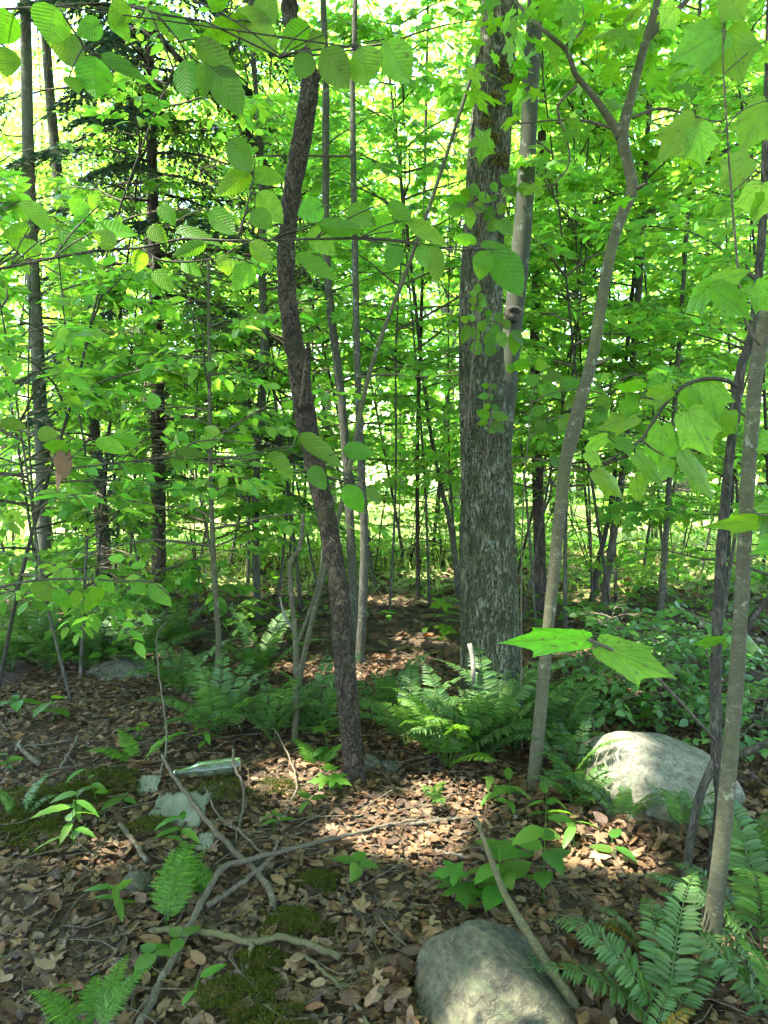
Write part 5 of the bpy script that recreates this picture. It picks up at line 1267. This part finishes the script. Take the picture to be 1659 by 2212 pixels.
fern(250, 1385, 11, .50, 'shaded fern between leaning dark trunk and hemlock')
fern(380, 1400, 11, .5, 'fern standing right of the hemlock foot')
fern(560, 1470, 10, .45, 'fern behind the large clump by the slender sapling')
fern(840, 1540, 9, .40, 'fern in shade right of the slim lichen-spotted trees')
fern(1440, 2225, 6, .37, 'large glossy fern at the bottom right in front of the grey stem', az=[1.5, 2.1, 1.1, 2.7, .5, 3.2])
fern(1400, 2290, 2, .22, 'yellowing fern frond at the bottom right corner', mats=['fern_yellow', 'fern', 'fern_yellow'], az=[.4, .8, .1, 1.2, 1.6])
fern(1650, 2060, 8, .46, 'dark fern clump at the right edge behind the grey stem')
fern(1625, 1880, 8, .38, 'dark fern at the right edge between the grey stem and the boulder')
fern(1700, 2240, 7, .45, 'dark fern in the bottom right corner')
fern(1400, 2060, 5, .2, 'small withering orange fern in the leaf litter at right', mats=['fern_yellow', 'fern'], az=[2.8, 3.2, 2.4])
fern(1180, 2225, 4, .16, 'small blue-green fern at the foot of the front boulder', az=[2.4, 1.9, 1.3, .7])
fern(355, 2010, 4, .26, 'pale green lacy fern beside the crossing sticks', 'lacy', 'fern_light', az=[1.5, 1.9, 1.2])
fern(470, 1935, 3, .20, 'small pale lacy fern above the crossing sticks', 'lacy', 'fern_light', az=[2.9, 2.6])
fern(300, 1650, 3, .22, 'pale lacy fern left of the bottle', 'lacy', 'fern_light', az=[3.0, .4, 2.6])
fern(690, 1660, 4, .18, 'little lacy fern left of the curved dark trunk foot', 'lacy', 'fern_light', az=[2.4, .6, 1.6])
fern(190, 2250, 4, .20, 'lacy fern at the bottom edge in the left corner', 'lacy', 'fern_light', az=[1.6, 1.1, 2.1, 2.6, .6])
fern(40, 1775, 5, .2, 'small dark fern in the moss at the left edge', az=[2.7, .3, 1.5])

# ------------------------------------------------------------------ herbs and seedlings
T_HERB = tmpl_beech(8, .26, .25, .2, .05); T_LANCE = tmpl_beech(8, .16, .35, .2, .05)
rh = np.random.default_rng(515)
def herb(px, py, h, n, ls, label, kind='herb', mat='herb', lean=(0, 0), name='herb', cat_='plant', wh=False, wid=1.0):
    b = gp(px, py); o = thing(name, label, cat_, b, 'small plants of the forest floor')
    top = b + np.array([lean[0], lean[1], h]); q = resample(np.array([b - [0, 0, .02], (b + top) / 2 + [rh.normal() * .01, rh.normal() * .01, 0], top]), 10)
    part('stem', tube(q, np.linspace(.0022, .001, 10), 5), M['twig'] if mat != 'herb' else M['herb'], o)
    tm, key = {'herb': (T_HERB, 'herb'), 'lance': (T_LANCE, 'lance'), 'maple': (T_MAPLES[0], 'maple0'), 'round': (T_HERB, 'herb')}[kind]
    me = lm(key, tm, mat); a = rh.uniform(0, 6.28)
    for k in range(n):
        f = 1.0 if wh else .35 + .65 * (k + 1) / n; p = q[int(f * 9)]
        a += 2 * PI / n + rh.normal() * .15 if wh else 2.4 + rh.normal() * .3
        d = np.array([math.cos(a), math.sin(a), rh.uniform(-.15, .35)]); pet = ls * .18
        inst('leaf', me, leaf_matrix(p + d * pet * .3, d, np.array([0, 0, 1.0]) + rh.normal(size=3) * .22, ls * rh.uniform(.75, 1.15), wid), o)
    return o
herb(165, 1845, .20, 8, .12, 'lance-leaved herb left of the largest birch bark sheet', 'lance')
herb(175, 1780, .14, 6, .10, 'lance-leaved herb behind another one by the moss', 'lance')
herb(395, 1870, .18, 9, .09, 'bushy lance-leaved herb above the pale green fern', 'lance')
herb(250, 1975, .10, 6, .09, 'low lance-leaved herb left of the pale green fern', 'lance')
herb(440, 1620, .12, 6, .09, 'lance-leaved herb just above the bottle', 'lance')
herb(215, 1745, .16, 5, .08, 'thin-stemmed herb leaning over the moss left of the bottle', 'lance', lean=(-.05, 0))
herb(265, 1750, .05, 3, .08, 'low round-leaved seedling left of the birch bark', 'herb', wh=True)
herb(600, 1800, .05, 2, .07, 'two-leaved seedling below the thin twig', 'herb', wh=True)
herb(772, 1900, .06, 4, .085, 'four-leaved seedling right of the crossing sticks', 'herb', wh=True)
herb(668, 1760, .06, 3, .09, 'broad-leaved seedling left of the sunlit leaves', 'herb', wh=True)
herb(715, 1715, .10, 4, .10, 'bright maple-leaved seedling at the curved dark trunk foot', 'maple', 'maple')
herb(700, 1640, .16, 4, .10, 'broad-leaved seedling just left of the curved dark trunk', 'herb')
herb(335, 2085, .04, 4, .07, 'round-leaved seedling beside the long grey branch', 'herb', wh=True, wid=1.4)
herb(390, 2060, .05, 3, .06, 'small seedling touching the long grey branch', 'herb', wh=True, wid=1.3)
herb(590, 1785, .05, 3, .05, 'small seedling under the pale bare branch', 'herb', wh=True)
herb(430, 2160, .06, 2, .07, 'single upright green leaf near the bottom left', 'lance')
herb(110, 1560, .12, 6, .10, 'broad-leaved seedling in the left litter below the ferns', 'herb')
herb(40, 1555, .10, 4, .11, 'wide low leaf plant at the left edge', 'herb', wh=True)
herb(300, 1600, .08, 4, .06, 'small round-leaved plant above the pale lacy fern', 'herb', wid=1.3)
herb(20, 1660, .06, 5, .06, 'low herb in the litter at the far left edge', 'herb')
herb(160, 2170, .05, 3, .07, 'seedling near the bottom left corner', 'lance')
herb(1075, 1960, .20, 9, .12, 'raspberry seedling with broad toothed leaves behind the front boulder', 'herb', 'herb', wid=1.35)
herb(1000, 1955, .12, 5, .12, 'broad-leaved seedling left of the raspberry seedling', 'maple', 'herb')
herb(1175, 1960, .30, 8, .10, 'upright seedling with paired leaflets right of the slanting pole', 'herb', 'herb', wid=1.15)
herb(1100, 1760, .14, 6, .10, 'lance-leaved herb right of the sunlit leaves', 'lance')
herb(1060, 1735, .12, 5, .09, 'lance-leaved herb near the forked sapling foot', 'lance')
herb(1180, 1780, .12, 6, .09, 'grassy herb between the forked sapling and the broad boulder', 'lance')
herb(1240, 1830, .12, 4, .10, 'herb with narrow leaves by the small sunlit patch', 'lance')
herb(1170, 1845, .10, 4, .08, 'heart-leaved herb above the paired-leaflet seedling', 'herb', wid=1.5)
herb(1440, 1975, .10, 5, .055, 'small bluish clover-like plant beside the crooked sprout', 'herb', 'shrub_blue', wid=1.6)
herb(1320, 1860, .08, 3, .09, 'herb in the shade below the broad pale boulder', 'herb')
herb(965, 1375, .30, 7, .16, 'pale maple seedling left of the thick mossy trunk', 'maple', 'maple')
herb(540, 1380, .30, 7, .16, 'broad-leaved seedling right of the slender sapling', 'maple', 'herb')
for k, (px, py, lb) in enumerate([(1330, 1560, 'maple seedling with small lobed leaves just behind the broad pale boulder'), (1385, 1590, 'maple seedling behind the top of the broad pale boulder'), (1290, 1540, 'maple seedling left of the boulder among dark leaves')]):
    herb(px, py, .24, 11, .085, lb, 'maple', 'herb')
# bluish shrub right of the forked sapling
for (px, py, lb) in [(1420, 1560, 'low shrub with small bluish oval leaves behind the broad pale boulder'), (1300, 1480, 'low shrub with bluish oval leaves under the two near maple leaves'), (1500, 1520, 'bluish-leaved shrub just left of the black stem'), (1640, 1600, 'bluish-leaved shrub at the right edge')]:
    b = gp(px, py); o = thing('low_shrub', lb, 'shrub', b, 'bluish low shrubs')
    q = resample(np.array([b - [0, 0, .05], b + [.02, 0, .25], b + [.05, -.05, .5]]), 20); part('stem', tube(q, np.linspace(.006, .002, 20), 6), M['twig'], o)
    s3 = gen_sprays(q, .25, .98, 17, .55, 6, 5, .055, rh, elev=(.1, .3), leafdroop=.1)
    OPEN_, OPEN[:] = list(OPEN), [r for r in OPEN if r[1] != 1480]
    dress(o, None, s3, 'shrub_blue', T_SIMPLE, 'simple', 70, 12, wid=1.25); OPEN[:] = OPEN_

# ------------------------------------------------------------------ leaf litter
rl_ = np.random.default_rng(606)
DRY = [tmpl_dry(k, 0) for k in range(6)] + [tmpl_dry(20 + k, 1 if k < 2 else 2) for k in range(4)]
def floor_points(n, py0, py1, px0=-60, px1=1720, bias=1.0):
    """points on the ground spread evenly over what the camera sees"""
    px = rl_.uniform(px0, px1, n); py = py0 + (py1 - py0) * rl_.random(n) ** bias
    d = FWD[None] + np.c_[(px - CX) / FPX, np.zeros(n), np.zeros(n)] + UPV[None] * ((CY - py) / FPX)[:, None]
    t = -CAMZ / d[:, 2]
    for _ in range(12):
        P = CAM + d * t[:, None]; t = t + (G(P[:, 0], P[:, 1]) - P[:, 2]) / d[:, 2] * .8
    return CAM + d * t[:, None]
geo = []
def lay(P, smin, smax, zup, tilt):
    n = len(P); k = np.where(rl_.random(n) < .82, rl_.integers(0, 6, n), rl_.integers(6, len(DRY), n)); out = []
    a = rl_.uniform(0, 6.28, n)
    ax = np.c_[np.cos(a), np.sin(a), rl_.normal(size=n) * tilt]; no = np.c_[rl_.normal(size=(n, 2)) * tilt, np.ones(n)]
    pos = P + np.c_[np.zeros((n, 2)), np.abs(rl_.normal(size=n)) * zup + .006]
    sz = rl_.uniform(smin, smax, n); w = rl_.uniform(.75, 1.2, n); cu = rl_.uniform(.3, 1.5, n) * rl_.choice([-1, 1], n)
    for q in range(len(DRY)):
        m = k == q
        out.append(cloud(DRY[q], pos[m], ax[m], no[m], sz[m], w[m], cu[m]))
    return out
# even on the ground near the camera, thinning with distance
n1 = 34000
P1 = np.c_[rl_.uniform(-2.2, 2.2, n1), 1.7 + rl_.random(n1) ** 1.0 * 3.3, np.zeros(n1)]; P1[:, 2] = G(P1[:, 0], P1[:, 1])
n2 = 9000
P2 = np.c_[rl_.uniform(-5.5, 5.5, n2), rl_.uniform(4.6, 12, n2), np.zeros(n2)]; P2[:, 2] = G(P2[:, 0], P2[:, 1])
cov = fbm(np.c_[P1[:, 0] * 2.1, P1[:, 1] * 2.1, 0 * P1[:, 0]], 4, 61); P1 = P1[rl_.random(n1) < np.clip((cov - .28) * 6, .6, 1)]
ring = []
for (c_, ra, rbb) in ((fb, .23, .22), (rb_, .42, .30)):
    t_ = rl_.uniform(0, 6.28, 420); q_ = 1 + np.abs(rl_.normal(size=420)) * .18
    ring.append(np.c_[c_[0] + np.cos(t_) * ra * q_, c_[1] + np.sin(t_) * rbb * q_, np.zeros(420)])
ring = np.vstack(ring); ring[:, 2] = G(ring[:, 0], ring[:, 1]) + .01
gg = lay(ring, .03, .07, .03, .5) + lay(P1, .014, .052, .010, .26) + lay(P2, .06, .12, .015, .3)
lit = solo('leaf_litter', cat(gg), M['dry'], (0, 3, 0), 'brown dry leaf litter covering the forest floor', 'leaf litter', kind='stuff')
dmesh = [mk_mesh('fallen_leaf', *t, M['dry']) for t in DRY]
Pf = floor_points(300, 1700, 2230, 0, 1659, .8)
LAND = [((450, 1680), 'the glass bottle'), ((385, 1775), 'the largest birch bark sheet'), ((560, 1900), 'the crossing sticks'), ((350, 2150), 'the lower end of the long grey branch'), ((355, 2000), 'the pale green lacy fern'), ((640, 2060), 'the forked olive branch'), ((900, 2120), 'the front boulder\'s left side'), ((1260, 2120), 'the slanting pole foot'), ((1075, 1960), 'the raspberry seedling'), ((768, 1700), 'the curved dark trunk foot'), ((870, 1790), 'the sunlit patch of litter'), ((1310, 1835), 'the small sunlit patch at right'), ((50, 1780), 'the moss at the left edge'), ((60, 2000), 'the left edge litter'), ((150, 2200), 'the lower left corner fern'), ((165, 1845), 'the lance-leaved herb'), ((772, 1900), 'the four-leaved seedling'), ((1400, 2060), 'the withering orange fern'), ((1535, 2100), 'the grey sapling foot'), ((1480, 1905), 'the crooked dark sprout'), ((1155, 1700), 'the forked sapling foot'), ((800, 2080), 'the bare litter left of the front boulder'), ((1320, 1960), 'the litter between pole and sprout')]
LP_ = np.array([gp(*q[0]) for q in LAND])
NTH = 'nearest,second nearest,third nearest,fourth nearest,fifth nearest,sixth nearest,seventh nearest,eighth nearest,ninth nearest,tenth nearest,eleventh nearest,twelfth nearest,thirteenth nearest,fourteenth nearest,fifteenth nearest,sixteenth nearest,seventeenth nearest,eighteenth nearest,nineteenth nearest,twentieth nearest,twenty-first nearest,twenty-second nearest,twenty-third nearest,twenty-fourth nearest,twenty-fifth nearest,twenty-sixth nearest,twenty-seventh nearest,twenty-eighth nearest,twenty-ninth nearest,thirtieth nearest'.split(',')
kinds_ = np.where(rl_.random(300) < .75, rl_.integers(0, 6, 300), rl_.integers(6, len(DRY), 300))
dist_ = np.linalg.norm(Pf[:, None, :2] - LP_[None, :, :2], axis=2); near_ = dist_.argmin(1)
flab = [''] * 300
for q in range(len(LAND)):
    for lob in (False, True):
        ids = [i for i in range(300) if near_[i] == q and (kinds_[i] >= 6) == lob]; ids.sort(key=lambda i: dist_[i, q])
        for r_, i in enumerate(ids): flab[i] = f"{'lobed' if lob else 'oval'} dry fallen leaf, {NTH[min(r_, 29)]} to {LAND[q][1]}"

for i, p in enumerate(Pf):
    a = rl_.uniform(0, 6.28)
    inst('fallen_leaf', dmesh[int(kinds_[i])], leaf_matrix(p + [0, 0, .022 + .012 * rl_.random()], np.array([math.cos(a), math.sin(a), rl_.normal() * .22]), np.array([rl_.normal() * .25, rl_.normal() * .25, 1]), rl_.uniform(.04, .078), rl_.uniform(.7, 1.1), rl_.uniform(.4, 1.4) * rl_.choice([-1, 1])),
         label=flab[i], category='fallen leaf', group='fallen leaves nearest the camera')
# fine twigs in the litter
nt_ = 4200
Pt = np.c_[rl_.uniform(-2.6, 2.6, nt_), 1.8 + rl_.random(nt_) ** 1.3 * 6, np.zeros(nt_)]; Pt[:, 2] = G(Pt[:, 0], Pt[:, 1]) + rl_.uniform(.008, .04, nt_)
a = rl_.uniform(0, 6.28, nt_); Lt = rl_.uniform(.03, .22, nt_) * rl_.choice([.5, 1, 1.4], nt_)
dv = np.c_[np.cos(a), np.sin(a), rl_.normal(size=nt_) * .10] * Lt[:, None]
sd_ = np.c_[-np.sin(a), np.cos(a), np.zeros(nt_)] * (Lt * rl_.normal(size=nt_) * .15)[:, None]
TPt = np.stack([Pt - dv / 2, Pt - dv / 6 + sd_, Pt + dv / 6 + sd_ * .6, Pt + dv / 2], 1)
rt = rl_.uniform(.0008, .0028, nt_)
solo('fallen_twigs', batch_tubes(TPt, np.c_[rt, rt, rt * .9, rt * .6], 4), M['twig'], (0, 3, 0), 'fine broken twigs scattered through the leaf litter', 'twigs', kind='stuff')
# ------------------------------------------------------------------ moss cushions
def moss(spots, label):
    pos, sz = [], []
    for (px, py, r, n) in spots:
        c = gp(px, py); t = rl_.uniform(0, 6.28, n); q = np.sqrt(rl_.random(n)) * r * (1 + .35 * np.sin(t * 3 + px))
        x, y = c[0] + q * np.cos(t) * 1.3, c[1] + q * np.sin(t)
        pos.append(np.c_[x, y, G(x, y) + .018 + .022 * (1 - (q / r) ** 2) + .02 * (fbm(np.c_[x * 30, y * 30, x * 0], 2, 3) - .5)])
    pos = np.vstack(pos); n = len(pos)
    return solo('moss', cloud(T_RHOMB, pos, np.c_[rl_.normal(size=(n, 2)), np.abs(rl_.normal(size=n)) + .4], np.c_[rl_.normal(size=(n, 2)), np.ones(n) * .3], rl_.uniform(.008, .016, n), .5), M['moss'], gp(spots[0][0], spots[0][1]), label, 'moss', kind='stuff')
moss([(520, 2170, .10, 2800), (560, 2090, .06, 1500), (630, 2010, .09, 2000), (590, 2240, .09, 1500), (690, 1920, .06, 1400), (40, 1760, .16, 3400), (60, 1820, .12, 2000), (160, 1730, .10, 1800), (330, 1800, .08, 1400), (230, 1700, .12, 2200), (480, 1720, .12, 1600), (600, 1715, .08, 1000)], 'low green moss cushions spreading over the litter')
# ------------------------------------------------------------------ low green cover and meadow grass farther back
ng = 4200
x = rl_.uniform(-9, 9, ng); y = rl_.uniform(4.4, 13, ng); kz = fbm(np.c_[x * .8, y * .8, 0 * x], 3, 8) > .44
kz &= ~((np.abs(x - .2) < .7) & (y < 7) & (rl_.random(ng) < .8)); kz &= (y > 5.2) | (np.abs(x) > 1.3)
x, y = x[kz], y[kz]; n = len(x); pl = rl_.uniform(.03, .26, n); reps = 5
X_ = np.repeat(x, reps) + rl_.normal(size=n * reps) * .05; Y2 = np.repeat(y, reps) + rl_.normal(size=n * reps) * .05
pos = np.c_[X_, Y2, G(X_, Y2) + np.repeat(pl, reps)]
pos = pos[gaps(pos)]; n = len(pos)
solo('ground_cover', cloud(T_SIMPLE, pos, np.c_[rl_.normal(size=(n, 2)), rl_.normal(size=n) * .25], np.c_[rl_.normal(size=(n, 2)) * .35, np.ones(n)], rl_.uniform(.04, .10, n)), M['herb'], (0, 7, 0), 'low leafy green ground cover under the thicket', 'ground cover', kind='stuff')
ng = 26000
x = rl_.uniform(-14, 14, ng); y = 7.4 + rl_.random(ng) ** 1.5 * 24; keepg = rl_.random(ng) < np.clip((y - 7.2) / 2.5, .12, 1)
x, y = x[keepg], y[keepg]; n = len(x); pos = np.c_[x, y, G(x, y)]
solo('meadow_grass', cloud(T_RHOMB, pos, np.c_[rl_.normal(size=(n, 2)) * .35, np.ones(n)], np.c_[rl_.normal(size=(n, 2)), np.zeros(n)], rl_.uniform(.08, .26, n), .09), M['grass'], (0, 15, 0), 'tall sunlit meadow grass beyond the trees', 'grass', kind='stuff')
